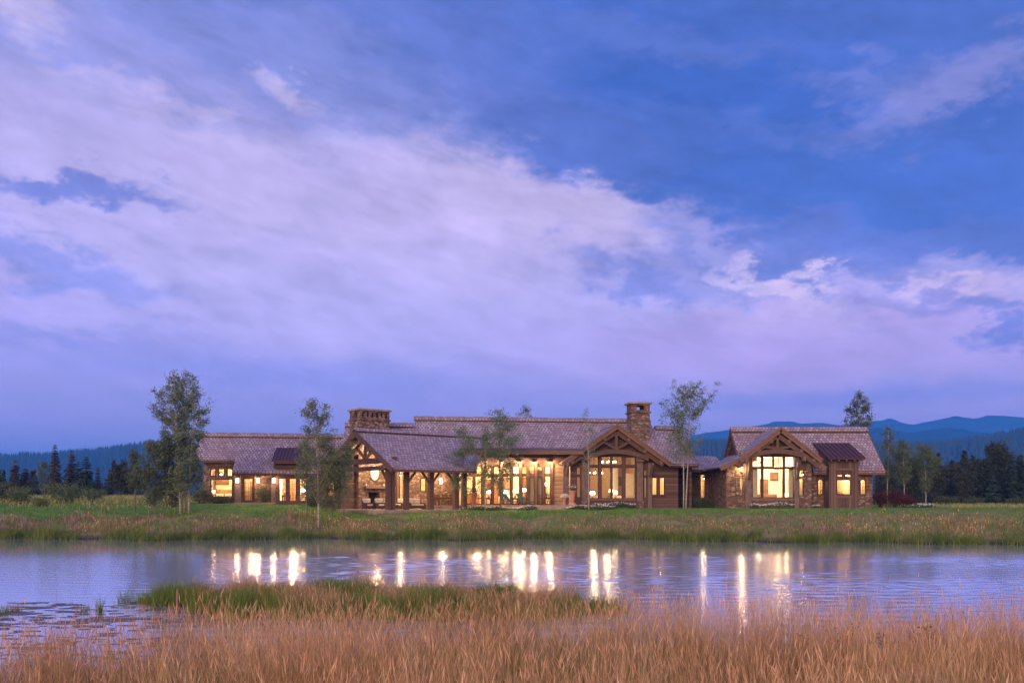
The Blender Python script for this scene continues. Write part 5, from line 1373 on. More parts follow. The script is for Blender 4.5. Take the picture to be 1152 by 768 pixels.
def near_trees():
    A = lambda label, px, Y, top, cw, seed, tip=None, **k: aspen('aspen_tree', label, seed=seed, lean=(((tip or px) - px) / F * Y, 0), **tree_at(px, Y, top, cw), **k)
    # cluster at the west end
    A('tall thin aspen at the west end, its trunk furthest west of three pale trunks', 203, 78.5, 417, 50, 21, 195, crown_from=0.10, n_leaf=4300, profile='tall', limbs=46, leaf=0.15, clump=0.22)
    A('tallest aspen of the west cluster, straight pale trunk in the middle', 208, 79.4, 415, 52, 22, 209, crown_from=0.10, n_leaf=4600, profile='tall', limbs=50, leaf=0.15, clump=0.22)
    A('tall aspen beside the bedroom window, leaning toward the house', 212.5, 78.8, 430, 48, 23, 219, crown_from=0.08, n_leaf=4000, profile='tall', limbs=44, leaf=0.15, clump=0.22)
    A('shorter dark bushy aspen at the outer edge of the west cluster', 174, 78.4, 497, 40, 24, 170, crown_from=0.12, n_leaf=4200, profile='oval', mat='aspen_leaf_dark', bark='grey_bark', leaf=0.14)
    A('dark bushy aspen with a grey trunk between the short and the tall aspens', 186, 78.8, 490, 46, 25, 188, crown_from=0.12, n_leaf=5000, profile='oval', mat='aspen_leaf_dark', bark='grey_bark', leaf=0.14)
    A('thin dark aspen standing alone just west of the aspen cluster', 152, 82, 505, 17, 26, 151, crown_from=0.25, n_leaf=1500, profile='tall', mat='aspen_leaf_dark', bark='grey_bark', leaf=0.14)
    A('small low aspen filling the foot of the west cluster', 198, 79.9, 522, 26, 27, 197, crown_from=0.12, n_leaf=2600, profile='oval', mat='aspen_leaf_dark', bark='grey_bark', leaf=0.13)
    # group in front of the west wing
    A('leafy aspen with a bright white slanting trunk before the west wing', 358.5, 75.6, 447, 46, 31, 353, crown_from=0.14, n_leaf=4700, profile='tall', mat='aspen_leaf_gold', leaf=0.14, limbs=56)
    A('low yellow green aspen with twin grey stems beside the white trunked aspen', 372.5, 76.4, 503, 30, 32, 376, crown_from=0.16, n_leaf=2500, profile='tall', mat='aspen_leaf_gold', bark='grey_bark', leaf=0.13)
    A('dull bushy aspen screening the open gable of the porch', 387, 77.0, 500, 30, 33, 389, crown_from=0.22, n_leaf=2300, profile='tall', mat='aspen_leaf', bark='grey_bark', leaf=0.13)
    A('dark aspen behind the white trunked aspen, against the shingle roof', 345, 78.5, 492, 26, 34, 345, crown_from=0.22, n_leaf=2200, profile='tall', mat='aspen_leaf', bark='grey_bark', leaf=0.13)
    # on the terrace bed
    A('leafy aspen on the terrace between the porch and the green loungers', 563, 85.0, 461, 46, 41, 561, crown_from=0.10, n_leaf=5200, profile='tall', mat='aspen_leaf', bark='grey_bark', leaf=0.13, limbs=52)
    A('slim white stemmed aspen in the flower bed nearest the porch steps', 546, 84.2, 485, 30, 42, 545, crown_from=0.16, n_leaf=1900, profile='oval', mat='aspen_leaf', leaf=0.12)
    A('thin leaved young aspen at the end of the covered porch roof', 519, 83.6, 480, 38, 43, 522, crown_from=0.12, n_leaf=2700, profile='tall', mat='aspen_leaf', bark='grey_bark', leaf=0.13)
    A('nearly bare slender aspen before the great gable', 662.5, 85.4, 458, 22, 44, 660, crown_from=0.34, n_leaf=420, profile='tall', leaf=0.13, limbs=34, r0=0.07)
    A('open crowned aspen leaning right, one of a pair by the link', 771.5, 87.5, 430, 52, 45, 780, crown_from=0.36, n_leaf=2100, profile='tall', leaf=0.16, limbs=44, r0=0.085, clump=0.19)
    A('open crowned upright aspen, one of a pair by the link', 769, 87.9, 433, 58, 46, 770, crown_from=0.30, n_leaf=2100, profile='tall', leaf=0.16, limbs=44, r0=0.085, clump=0.19)
    # behind the house
    A('aspen top showing above the hall roof behind the house', 590, 118, 455, 26, 47, 590, crown_from=0.3, n_leaf=1400, profile='tall', leaf=0.2)
    A('rounded aspen rising behind the roof of the east wing', 965, 110, 438, 34, 48, 966, crown_from=0.3, n_leaf=3600, profile='oval', mat='aspen_leaf_dark', leaf=0.19, limbs=52)
    # east of the house
    A('thin rusty aspen with a white trunk just east of the house', 998, 101, 478, 22, 49, 1000, crown_from=0.30, n_leaf=1700, profile='tall', leaf=0.15, mat='aspen_leaf_dark')
    A('white trunked aspen standing in the red shrubs', 1017.5, 95, 494, 22, 50, 1015, crown_from=0.30, n_leaf=2200, profile='tall', leaf=0.15, mat='aspen_leaf_dark')
    A('round headed aspen at the edge of the east lawn', 1041.5, 98, 505, 27, 51, 1041, crown_from=0.24, n_leaf=3400, profile='top', leaf=0.16, mat='aspen_leaf_dark')
near_trees()
def far_trees():
    cn = lambda label, px, Y, top, wp, seed, mat='spruce_needle', gap=0.0: conifer('conifer_tree', label, gpt(px, Y), hgt(top, Y, gpt(px, Y)[2]) * 1.06, wp / F * Y * 1.12, seed, mat, gap=gap)
    cn('tallest ragged conifer in the west field', 62, 150, 502, 20, 61, 'rust_needle', 0.15)
    cn('second tallest conifer of the west field, brown tinged', 81, 155, 508, 22, 62, 'rust_needle', 0.2)
    cn('dense dark spruce standing forward in the west field', 97, 128, 515, 25, 63)
    cn('blue green spruce touching the dense dark spruce', 88, 140, 520, 18, 64)
    cn('pointed brown conifer at the west end of the field', 17, 150, 519, 20, 65, 'rust_needle')
    cn('broad brown conifer beside the pointed brown one', 29, 152, 527, 22, 66, 'rust_needle')
    cn('small dark conifer between the broad brown one and the thin bare tree', 39, 158, 534, 15, 67)
    cn('narrow conifer east of the dense dark spruce', 110, 160, 526, 13, 68, 'rust_needle')
    cn('short conifer next to the narrow conifer of the west field', 119, 165, 538, 14, 69, 'rust_needle')
    cn('low blue spruce half hidden at the field edge', 123, 150, 540, 13, 70)
    cn('dark conifer cut by the edge of the photo in the west', 0, 118, 528, 20, 71)
    dt = lambda label, px, Y, top, wp, seed, **k: aspen('broadleaf_tree', label, seed=seed, **tree_at(px, Y, top, wp), **k)
    dt('thin grey leaning tree with few leaves in the west field', 50, 108, 520, 16, 72, crown_from=0.3, n_leaf=700, leaf=0.17, mat='aspen_leaf_dark', bark='grey_bark', profile='tall')
    dt('brownish broadleaf tree closing the west field', 134, 140, 524, 22, 73, crown_from=0.12, n_leaf=2600, leaf=0.24, mat='wood_leaf', bark='grey_bark')
    dt('rounded broadleaf tree behind the thin dark aspen', 146, 145, 530, 24, 74, crown_from=0.1, n_leaf=2600, leaf=0.24, mat='wood_leaf', bark='grey_bark')
    dt('broadleaf tree glimpsed through the west aspens', 162, 142, 528, 24, 75, crown_from=0.1, n_leaf=2400, leaf=0.24, mat='wood_leaf', bark='grey_bark')
    # the dark wood to the east
    rows = [  # px, Y, top, width, kind
        (1030, 150, 520, 22, 'b', 'broadleaf tree between the red shrubs and the round headed aspen'),
        (1052, 155, 530, 22, 'b', 'low rounded tree next to the round headed aspen in the east wood'),
        (1062, 160, 523, 22, 'b', 'rounded dark tree at the near end of the east wood'),
        (1074, 158, 523, 24, 'b', 'full domed tree in the east wood below the pointed rusty top'),
        (1087, 168, 511, 18, 'r', 'pointed rusty conifer rising from the middle of the east wood'),
        (1096, 160, 519, 24, 'b', 'grey green tree in the east wood beside the rusty point'),
        (1108, 158, 517, 26, 'b', 'wide pale topped tree in the middle of the east wood'),
        (1121, 156, 502, 22, 't', 'tallest tree of the east wood with a tufted crown'),
        (1130, 160, 509, 18, 't', 'bent tufted tree beside the tallest of the east wood'),
        (1139, 150, 511, 22, 'c', 'sharp dark spruce near the end of the east wood'),
        (1152, 150, 519, 24, 'c', 'dark spruce at the very edge of the east wood'),
        (1164, 158, 515, 26, 'c', 'spruce past the edge of the photo in the east wood'),
        (1046, 172, 536, 26, 'b', 'low dark thicket tree behind the round headed aspen'),
        (1084, 152, 534, 22, 'b', 'low bushy tree in front of the rusty conifer'),
        (1117, 150, 532, 24, 'c', 'shorter dark spruce below the tallest tree of the east wood'),
        (1010, 150, 522, 24, 'b', 'dim broadleaf tree behind the thin rusty aspen'),
        (996, 145, 530, 22, 'b', 'dim tree just behind the corner of the east wing'),
    ]
    for i, (px, Y, top, wp, kd, lb) in enumerate(rows):
        if kd in 'cr': cn(lb, px, Y, top, wp, 80 + i, 'spruce_needle' if kd == 'c' else 'rust_needle', 0.05)
        else: dt(lb, px, Y, top, wp, 80 + i, crown_from=0.06 if kd == 'b' else 0.3, n_leaf=3600, leaf=0.28, mat='wood_leaf', bark='dark_bark', profile='oval' if kd == 'b' else 'top', limbs=60, clump=0.42)
    # the mass of the woods farther off
    g = np.random.default_rng(99)
    def wood(name, x0, x1, Y0, Y1, n, h0, h1, mat):
        Q = []
        for i in range(n):
            Y = g.uniform(Y0, Y1); px = g.uniform(x0, x1); X = (px - PXC) / F * Y; h = g.uniform(h0, h1); w = h * g.uniform(0.16, 0.26); z = float(ground_z(X, Y)) - .2
            k = 170
            q = g.random(k); th = g.uniform(0, 2 * math.pi, k); r = w * (1.02 - q) ** 0.8 * g.uniform(.3, 1.1, k)
            C = np.stack([X + r * np.cos(th), Y + r * np.sin(th), z + h * q], -1)
            Q.append(leaf_quads(C, g.uniform(.5, 1.0, k) * 0.11 * h, g))
        tag(mesh_quads(name, np.concatenate(Q), M[mat]), kind='stuff')
    wood('far_woods', 985, 1260, 175, 215, 90, 7, 11.5, 'spruce_needle')
    wood('far_woods', -120, 40, 175, 240, 16, 3.5, 8.0, 'rust_needle')
    wood('far_woods', 125, 235, 175, 240, 16, 3.5, 8.5, 'rust_needle')
    wood('far_woods', -60, 200, 170, 215, 30, 3.0, 6.5, 'wood_leaf')
far_trees()
def shrubs():
    sh = lambda label, px, Y, w, h, seed, **k: shrub('shrub', label, gpt(px, Y), w, h, seed, **k)
    sh('wide pale willow bush at the west edge of the bank', 24, 88, 2.6, 1.5, 101, mat='willow_leaf', n=1900, leaf=.12)
    sh('broad green willow bush below the dense dark spruce', 72, 90, 3.6, 1.9, 102, mat='willow_leaf', n=2600, leaf=.12)
    sh('small yellow willow beside the dense dark spruce', 104, 98, 2.6, 1.7, 103, mat='willow_leaf', n=1500, leaf=.12)
    sh('tan scrubby bush between the two willow bushes', 46, 86, 1.8, .9, 104, mat='bank_tan', n=900, leaf=.11)
    sh('dim bush behind the pale willow at the west edge', 8, 96, 2.4, 2.2, 105, mat='shrub_leaf', n=1400, leaf=.13)
    sh('dark shrub against the west end of the bedroom wall', 228, 88.2, 2.2, 1.6, 106, mat='shrub_leaf', n=1500)
    sh('low dark shrub under the bedroom window', 246, 89.6, 2.0, 0.7, 107, mat='shrub_leaf', n=900)
    sh('rounded yellow green shrub lit by the wall lantern', 298, 90.2, 1.5, 1.7, 108, mat='willow_leaf', n=1600, leaf=.08)
    sh('dark shrub at the foot of the three glazed doors, west side', 350, 87.5, 1.6, .9, 109, mat='shrub_leaf', n=800)
    sh('low evergreen shrub below the dark link window', 777, 94.5, 1.7, 1.0, 110, mat='aspen_leaf_dark', n=1100)
    sh('low evergreen shrub below the narrow lit link window', 790, 94.8, 2.0, 1.1, 111, mat='aspen_leaf_dark', n=1200)
    sh('low evergreen shrub against the stone side wall of the east wing', 802, 94.4, 1.6, .9, 112, mat='aspen_leaf_dark', n=1000)
    sh('dark red bush against the corner of the east wing', 991, 93.5, 2.4, 1.6, 113, mat='red_leaf', n=1800)
    sh('widest dark red bush east of the house', 1006, 93.8, 2.8, 1.9, 114, mat='red_leaf', n=2200)
    sh('smaller red bush near the white trunked aspen', 1022, 94.2, 2.0, 1.3, 115, mat='red_leaf', n=1300)
    sh('small grey green bush at the edge of the east wood', 1064, 118, 2.6, 1.3, 116, mat='shrub_leaf', n=1100, leaf=.14)
    sh('small bush on the tan strip before the east wood', 1095, 120, 2.4, 1.2, 117, mat='shrub_leaf', n=900, leaf=.14)
    sh('last small bush on the tan strip before the east wood', 1142, 120, 2.2, 1.0, 118, mat='shrub_leaf', n=800, leaf=.14)
shrubs()
# ------------------------------------------------------------------ furniture and small things
def lf(fr, u, v, deg=0):
    """a local frame standing at (u, v) of another frame, turned by deg"""
    p = fr.p(u, v, 0); a = math.degrees(math.atan2(fr.s, fr.c)) + deg
    return Frame(p.x, p.y, a)
def armchair(fr, u, v, z, deg, label, w=0.9):
    f = lf(fr, u, v, deg); t = thing('wicker_armchair', label, 'armchair', tuple(f.p(0, 0, z)), 'wicker seats on the covered porch')
    m = MB(); m.rbox(f, -w / 2, w / 2, -.42, .42, z + .08, z + .34, .05); m.build('seat', M['wicker'], t, True)
    m = MB(); m.rbox(f, -w / 2, w / 2, -.46, -.28, z + .3, z + .84, .06); m.build('backrest', M['wicker'], t, True)
    for s in (-1, 1):
        m = MB(); a, b = (-w / 2, -w / 2 + .14) if s < 0 else (w / 2 - .14, w / 2); m.rbox(f, a, b, -.3, .42, z + .3, z + .62, .05); m.build('arm', M['wicker'], t, True)
        for q in (-1, 1):
            m = MB(); m.box(f, s * (w / 2 - .08) - .03, s * (w / 2 - .08) + .03, q * .36 - .03, q * .36 + .03, z, z + .1); m.build('leg', M['teak'], t)
    m = MB(); m.rbox(f, -w / 2 + .15, w / 2 - .15, -.28, .4, z + .34, z + .50, .06); m.build('seat_cushion', M['linen'], t, True)
    m = MB(); m.rbox(f, -w / 2 + .08, w / 2 - .08, -.48, -.12, z + .62, z + 1.04, .1); m.build('back_cushion', M['linen'], t, True)
    return t
def dining_chair(fr, u, v, z, deg, label, mat='teak', group=None):
    f = lf(fr, u, v, deg); t = thing('dining_chair', label, 'chair', tuple(f.p(0, 0, z)), group)
    m = MB(); m.rbox(f, -.23, .23, -.22, .22, z + .43, z + .48, .02); m.build('seat', M[mat], t)
    m = MB()
    for k in range(4): m.box(f, -.2 + .4 * k / 3 - .025, -.2 + .4 * k / 3 + .025, -.235, -.205, z + .5, z + .92)
    m.box(f, -.23, .23, -.245, -.2, z + .92, z + 1.0); m.build('backrest', M[mat], t)
    for a in (-1, 1):
        for b in (-1, 1):
            m = MB(); m.box(f, a * .2 - .022, a * .2 + .022, b * .19 - .022, b * .19 + .022, z, z + .43); m.build('leg', M[mat], t)
    return t
def table(fr, u, v, z, deg, L, W, H, name, label, cat='table', mat='teak'):
    f = lf(fr, u, v, deg); t = thing(name, label, cat, tuple(f.p(0, 0, z)))
    m = MB(); m.rbox(f, -L / 2, L / 2, -W / 2, W / 2, z + H - .05, z + H, .015); m.build('table_top', M[mat], t)
    m = MB(); m.box(f, -L / 2 + .08, L / 2 - .08, -W / 2 + .08, W / 2 - .08, z + H - .15, z + H - .052); m.build('apron', M[mat], t)
    for a in (-1, 1):
        for b in (-1, 1):
            m = MB(); m.box(f, a * (L / 2 - .07) - .035, a * (L / 2 - .07) + .035, b * (W / 2 - .07) - .035, b * (W / 2 - .07) + .035, z, z + H - .05); m.build('leg', M[mat], t)
    return t
def lounger(fr, u, v, z, deg, label):
    f = lf(fr, u, v, deg); t = thing('sun_lounger', label, 'lounger', tuple(f.p(0, 0, z)), 'sun loungers on the terrace')
    m = MB()
    for b in (-1, 1): m.box(f, -.95, .95, b * .3 - .03, b * .3 + .03, z + .30, z + .38)
    for k in range(9): m.box(f, -.25 + .14 * k, -.25 + .14 * k + .09, -.268, .268, z + .345, z + .37)
    m.build('frame', M['teak'], t)
    m = MB(); m.prism([f.p(-.28, -.29, z + .37), f.p(-.36, -.29, z + .46), f.p(-.90, -.29, z + 1.16), f.p(-.98, -.29, z + 1.10)], f.p(0, .58, 0) - f.p(0, 0, 0)); m.build('backrest', M['teal_canvas'], t)
    m = MB(); m.rbox(f, -.27, 0.02, -.28, .28, z + .372, z + .44, .03); m.build('seat_cushion', M['teal_canvas'], t, True)
    m = MB(); m.beam(f.p(-.85, -.2, z + .98), f.p(-.6, -.2, z + .34), .04, .04); m.beam(f.p(-.85, .2, z + .98), f.p(-.6, .2, z + .34), .04, .04); m.build('back_support', M['teak'], t)
    for a in (-.8, .85):
        for b in (-1, 1):
            m = MB(); m.box(f, a - .035, a + .035, b * .3 - .034, b * .3 + .034, z, z + .30); m.build('leg', M['teak'], t)
    return t
def table_lamp(p, label, H=0.75, R_=0.24, w=30, shade='lamp_shade_glow', rgb=WARM):
    p = Vector(p); t = thing('table_lamp', label, 'lamp', tuple(p))
    m = MB(); m.lathe(p, [(0.0, 0), (.09, 0), (.10, .05), (.13, .16), (.08, .30), (.025, .36), (.02, H - .3)], 14); m.build('base', M['terracotta'], t, True)
    m = MB(); m.lathe(p, [(R_, H - .34), (R_ * .78, H), (R_ * .76, H), (R_ * .98, H - .34)], 18); m.build('lamp_shade', M[shade], t, True)
    point('lamp_light', p + Vector((0, 0, H + .12)), w, rgb, .08)
    return t
def sofa(fr, u, v, z, deg, L, label, mat='linen', cat='sofa', name='sofa'):
    f = lf(fr, u, v, deg); t = thing(name, label, cat, tuple(f.p(0, 0, z)))
    m = MB(); m.rbox(f, -L / 2, L / 2, -.45, .45, z + .1, z + .36, .06); m.build('base', M[mat], t, True)
    m = MB(); m.rbox(f, -L / 2, L / 2, -.48, -.24, z + .3, z + .86, .09); m.build('backrest', M[mat], t, True)
    for s in (-1, 1):
        m = MB(); a, b = (-L / 2, -L / 2 + .2) if s < 0 else (L / 2 - .2, L / 2); m.rbox(f, a, b, -.3, .45, z + .3, z + .64, .07); m.build('arm', M[mat], t, True)
    n = max(2, round(L / .8)); iw = (L - .44) / n
    for k in range(n):
        m = MB(); m.rbox(f, -L / 2 + .22 + iw * k + .005, -L / 2 + .22 + iw * (k + 1) - .005, -.24, .44, z + .36, z + .5, .05); m.build('seat_cushion', M['linen'], t, True)
        m = MB(); m.rbox(f, -L / 2 + .22 + iw * k + .01, -L / 2 + .22 + iw * (k + 1) - .01, -.40, -.12, z + .52, z + 1.0, .09); m.build('back_cushion', M['linen'], t, True)
    return t
def bed(fr, u, v, z, deg, label, cover='linen'):
    f = lf(fr, u, v, deg); t = thing('bed', label, 'bed', tuple(f.p(0, 0, z)))
    m = MB(); m.box(f, -.95, .95, -1.0, 1.05, z + .1, z + .35); m.build('frame', M['teak'], t)
    m = MB(); m.rbox(f, -.92, .92, -1.02, .98, z + .352, z + .66, .1); m.build('mattress', M[cover], t, True)
    m = MB(); m.rbox(f, -1.0, 1.0, 1.0, 1.09, z, z + 1.35, .05); m.build('headboard', M['brown_hide'], t, True)
    for s in (-1, 1):
        m = MB(); m.rbox(f, s * .45 - .36, s * .45 + .36, .45, .9, z + .66, z + .9, .1); m.build('pillow', M['linen'], t, True)
    return t
def cabinet(fr, u, v, z, w, d, h, label, name='cabinet', mat='teak'):
    f = lf(fr, u, v); t = thing(name, label, 'cabinet', tuple(f.p(0, 0, z)))
    m = MB(); m.box(f, -w / 2, w / 2, -d / 2, d / 2, z + .06, z + h); m.build('case', M[mat], t)
    m = MB(); m.box(f, -w / 2 - .04, w / 2 + .04, -d / 2 - .04, d / 2 + .02, z + h + .001, z + h + .05); m.build('top', M[mat], t)
    for s in (-1, 1):
        m = MB(); m.box(f, (s - 1) * w / 4 + .02, (s + 1) * w / 4 - .02, -d / 2 - .02, -d / 2 - .001, z + .12, z + h - .05); m.build('door', M[mat], t)
    return t
def urn_plant(p, label, h=1.0, seed=1, flower=True, pedestal=False):
    p = Vector(p); t = thing('planter_urn', label, 'planter', tuple(p)); z0 = 0.0
    if pedestal:
        m = MB(); m.lathe(p, [(.42, 0), (.42, .10), (.34, .16), (.26, .22), (.22, .30)], 18); m.build('pedestal', M['terracotta'], t, True); z0 = .30
    m = MB(); m.lathe(p + Vector((0, 0, z0)), [(.17, 0), (.20, .04), (.24, h * .35), (.30, h * .8), (.36, h * .92), (.37, h), (.30, h), (.26, h * .93), (0, h * .9)], 20); m.build('urn', M['terracotta'], t, True)
    g = np.random.default_rng(seed); n = 340
    C = g.normal(0, 1, (n, 3)) * np.array([.2, .2, .15]) + np.array(p) + np.array([0, 0, z0 + h + .16])
    mesh_quads('foliage', leaf_quads(C, g.uniform(.06, .13, n), g), M['shrub_leaf'], t)
    if flower:
        C = g.normal(0, 1, (60, 3)) * np.array([.2, .2, .10]) + np.array(p) + np.array([0, 0, z0 + h + .30])
        mesh_quads('blossom', leaf_quads(C, g.uniform(.06, .11, 60), g), M['petal'], t)
    return t
def chandelier(p, label, r=0.75, n=8, watts=60, drop=1.5):
    p = Vector(p); t = thing('chandelier', label, 'chandelier', tuple(p))
    m = MB(); m.tube([p + Vector((r * math.cos(a), r * math.sin(a), 0)) for a in np.linspace(0, 2 * math.pi, 25)], .03, 6)
    for k in range(4):
        a = math.pi / 2 * k; m.tube([p + Vector((r * math.cos(a), r * math.sin(a), 0)), p + Vector((0, 0, .7))], .012, 5)
    m.tube([p + Vector((0, 0, .7)), p + Vector((0, 0, drop))], .015, 5); m.build('ring', M['iron'], t)
    for k in range(n):
        a = 2 * math.pi * k / n; c = p + Vector((r * math.cos(a), r * math.sin(a), 0))
        m = MB(); m.tube([c, c + Vector((0, 0, .14))], .022, 6); cn = m.build('candle', M['linen'], t)
        m = MB(); m.lathe(c, [(0, .14), (.05, .18), (.055, .24), (.02, .32), (0, .34)], 8); m.build('bulb', M['bulb_glow'], cn, True)
    point('lamp_light', p + Vector((0, 0, -.12)), watts, WARM, .2)
    return t
def curtain(fr, u, v, w, z0, z1, label, mat='linen'):
    f = lf(fr, u, v); n = 26
    fr_ = [(-w / 2 + w * k / n, 0.06 * math.sin(k * 1.9)) for k in range(n + 1)]
    m = MB()
    for k in range(n):
        (a, b), (c, d) = fr_[k], fr_[k + 1]
        m.prism([f.p(a, b, z0), f.p(c, d, z0), f.p(c, d + .02, z0), f.p(a, b + .02, z0)], (0, 0, z1 - z0))
    o = m.build('curtain', M[mat]); return tag(o, label, 'curtain')
def flower_bed(name, label, fr, u0, u1, v0, v1, z, seed, n=700, h=.45, share=.25, mat='aspen_leaf_dark', petal='petal'):
    g = np.random.default_rng(seed)
    t = thing(name, label, 'flower bed', tuple(fr.p((u0 + u1) / 2, (v0 + v1) / 2, z)))
    def pts(k, hh):
        u = g.uniform(u0, u1, k); v = g.uniform(v0, v1, k); b = 0.65 + .35 * np.sin(u * 1.7 + seed) * np.cos(u * .6)
        zz = z + g.uniform(0.0, 1.0, k) ** .7 * hh * b
        return np.stack([fr.x + u * fr.c - v * fr.s, fr.y + u * fr.s + v * fr.c, zz], -1)
    mesh_quads('foliage', leaf_quads(pts(n, h), g.uniform(.08, .2, n), g), M[mat], t)
    k = int(n * share); C = pts(k, h * .55); C[:, 2] += h * .5
    mesh_quads('blossom', leaf_quads(C, g.uniform(.07, .15, k), g), M[petal], t)
    return t
def furnish():
    # covered porch
    P = FP
    def pu(px, v): return P.u(px, v)
    armchair(P, pu(414, -1.6), -1.6, ZP, 182, 'white cushioned wicker armchair, the one nearest the porch firebox')
    armchair(P, pu(427.5, -2.2), -2.2, ZP, 175, 'white cushioned wicker armchair between the other armchair and the corner post')
    armchair(P, pu(450, -.4), -.4, ZP, 120, 'wicker armchair half hidden behind the second porch post')
    sofa(P, pu(467, -3.4), -3.4, ZP, 185, 1.9, 'dark wicker sofa with pale cushions between the second and third porch post', 'wicker')
    table(P, pu(441, -2.0), -2.0, ZP, 0, 1.1, .7, .45, 'coffee_table', 'low dark table among the wicker armchairs')
    # oval mirror over the mantel
    c = P.p(pu(421.5, 2.96), 2.96, P.z(531.5, 3.0, 3.0)); t = thing('oval_mirror', 'pale oval mirror hung over the stone mantel', 'mirror', tuple(c))
    n = 28; o = []; q = []
    for k in range(n):
        a = 2 * math.pi * k / n; o.append((.56 * math.cos(a), .84 * math.sin(a))); q.append((.46 * math.cos(a), .72 * math.sin(a)))
    du = P.p(1, 0, 0) - P.p(0, 0, 0); dv = P.p(0, 1, 0) - P.p(0, 0, 0); e3 = lambda a, b, d: c + du * a + Vector((0, 0, b)) + dv * d
    m = MB()
    for k in range(n):
        j = (k + 1) % n; m.prism([e3(*o[k], -.05), e3(*o[j], -.05), e3(*q[j], -.05), e3(*q[k], -.05)], dv * .07)
    m.build('frame', M['timber_grey'], t)
    m = MB(); m.prism([e3(a, b, -.02) for a, b in q], dv * .02); m.build('glass', M['mirror_shell'], t)
    for px, lb in ((412, 'small white candle at the fireplace end of the mantel'), (432, 'small white candle at the door end of the mantel')):
        p = P.p(pu(px, 2.8), 2.8, P.z(546.6, 3.5, 3.0) + .002); m = MB(); m.lathe(p, [(.05, 0), (.05, .2), (0, .21)], 10); tag(m.build('candle', M['linen'], None, True), lb, 'candle')
    # dining on the upper terrace beside the porch
    z = ZT; Fm = FM
    u, v = Fm.u(498, -2.4), -2.4
    table(Fm, u, v, z, 10, 2.0, .95, .76, 'dining_table', 'long dark dining table under the far end of the porch roof')
    for k, (du_, dv_, dg, lb) in enumerate(((-.6, -.75, 0, 'dark dining chair before the long table, at its porch sofa end'), (.1, -.75, 0, 'dark dining chair in the middle of the long table'), (.75, -.75, 0, 'dark dining chair before the long table, at its urn end'),
                                          (-.5, .75, 180, 'dark dining chair behind the long table at its sofa end'), (.4, .75, 180, 'dark dining chair behind the long table at its urn end'))):
        dining_chair(Fm, u + du_, v + dv_, z, 10 + dg, lb, 'teak')
    wl = P.p(P.u(496, 3.3), 3.36, P.z(541, P.u(496, 3.3), 3.3)); t = thing('wall_lamp', 'bright wall lamp on the stone behind the dining table', 'lamp', tuple(wl))
    f = lf(P, P.u(496, 3.3), 3.36); m = MB(); m.box(f, -.1, .1, .06, .10, wl.z - .2, wl.z + .2); m.build('plate', M['iron'], t)
    m = MB(); m.rbox(f, -.13, .13, -.16, .05, wl.z - .28, wl.z + .28, .05); m.build('lamp_shade', M['lamp_shade_glow'], t, True)
    point('lamp_light', f.p(0, -.5, wl.z), 45, WARM, .1)
    # urns
    urn_plant(Fm.p(Fm.u(533, -3.0), -3.0, ZT), 'dusky clay urn with drooping plant near the porch steps', 1.25, 3, False)
    urn_plant(Fm.p(Fm.u(644, -3.4), -3.4, ZT), 'big pale clay urn with white flowers on a pedestal beside the steps', 1.15, 4, True, True)
    t = thing('flower_bowl', 'round bowl of glowing white hydrangeas by the log wall', 'planter', tuple(Fm.p(Fm.u(635, -1.6), -1.6, ZT)))
    p = Fm.p(Fm.u(635, -1.6), -1.6, ZT); m = MB(); m.lathe(p, [(.2, 0), (.22, .05), (.12, .3), (.16, .5), (.34, .72), (.36, .8), (0, .76)], 18); m.build('bowl', M['terracotta'], t, True)
    g = np.random.default_rng(8); d = g.normal(size=(520, 3)); d /= np.linalg.norm(d, axis=1)[:, None]; d[:, 2] = np.abs(d[:, 2]) * .75
    mesh_quads('blossom', leaf_quads(np.array(p) + np.array([0, 0, .78]) + d * g.uniform(.3, .5, (520, 1)), g.uniform(.06, .11, 520), g), M['petal'], t)
    # terrace furniture
    lounger(Fm, Fm.u(575.5, -3.0), -3.0, ZT, -42, 'green canvas sun lounger next to the terrace aspen')
    lounger(Fm, Fm.u(591, -2.7), -2.7, ZT, -40, 'green canvas sun lounger next to the terrace dining table')
    u, v = Fm.u(614.5, -2.2), -2.2
    table(Fm, u, v, ZT, 0, 1.6, .9, .76, 'terrace_table', 'square wooden table on the terrace before the log wall', 'table')
    for du_, dv_, dg, lb in ((-.45, -.7, 0, 'slatted chair at the terrace table, lounger side'), (.45, -.7, 0, 'slatted chair at the terrace table, hydrangea side'), (-.45, .7, 180, 'slatted chair behind the terrace table, lounger side'), (.45, .7, 180, 'slatted chair behind the terrace table, hydrangea side')):
        dining_chair(Fm, u + du_, v + dv_, ZT, dg, lb, 'teak')
    p = Fm.p(u, v, ZT + .762); t = thing('potted_plant', 'small round potted plant on the terrace table', 'plant', tuple(p))
    m = MB(); m.lathe(p, [(.07, 0), (.11, .14), (.12, .16), (0, .15)], 12); m.build('pot', M['terracotta'], t, True)
    C = g.normal(0, .09, (140, 3)) + np.array(p) + np.array([0, 0, .30]); mesh_quads('foliage', leaf_quads(C, g.uniform(.05, .09, 140), g), M['willow_leaf'], t)
    # inside: the long glazed room
    def in_lamp(px, py_top, v, lb, H=.75, w=26, fr=FM, zt=.72, z=ZT, R_=.26):
        uu = fr.u(px, v); table(fr, uu, v, z, 0, .6, .6, zt, 'side_table', 'small table under the ' + lb, 'side table'); return table_lamp(fr.p(uu, v, z + zt + .002), lb, H, R_, w)
    in_lamp(579.5, 0, 1.7, 'white shaded lamp behind the first green lounger', .9, 30)
    in_lamp(589, 0, 1.5, 'large white shaded lamp behind the second green lounger', 1.0, 34, R_=.32)
    in_lamp(569, 0, 3.0, 'lamp deep in the glazed room near the terrace aspen', .8, 26)
    in_lamp(550, 0, 2.2, 'lamp in the glazed room behind the flower bed aspen', .8, 26)
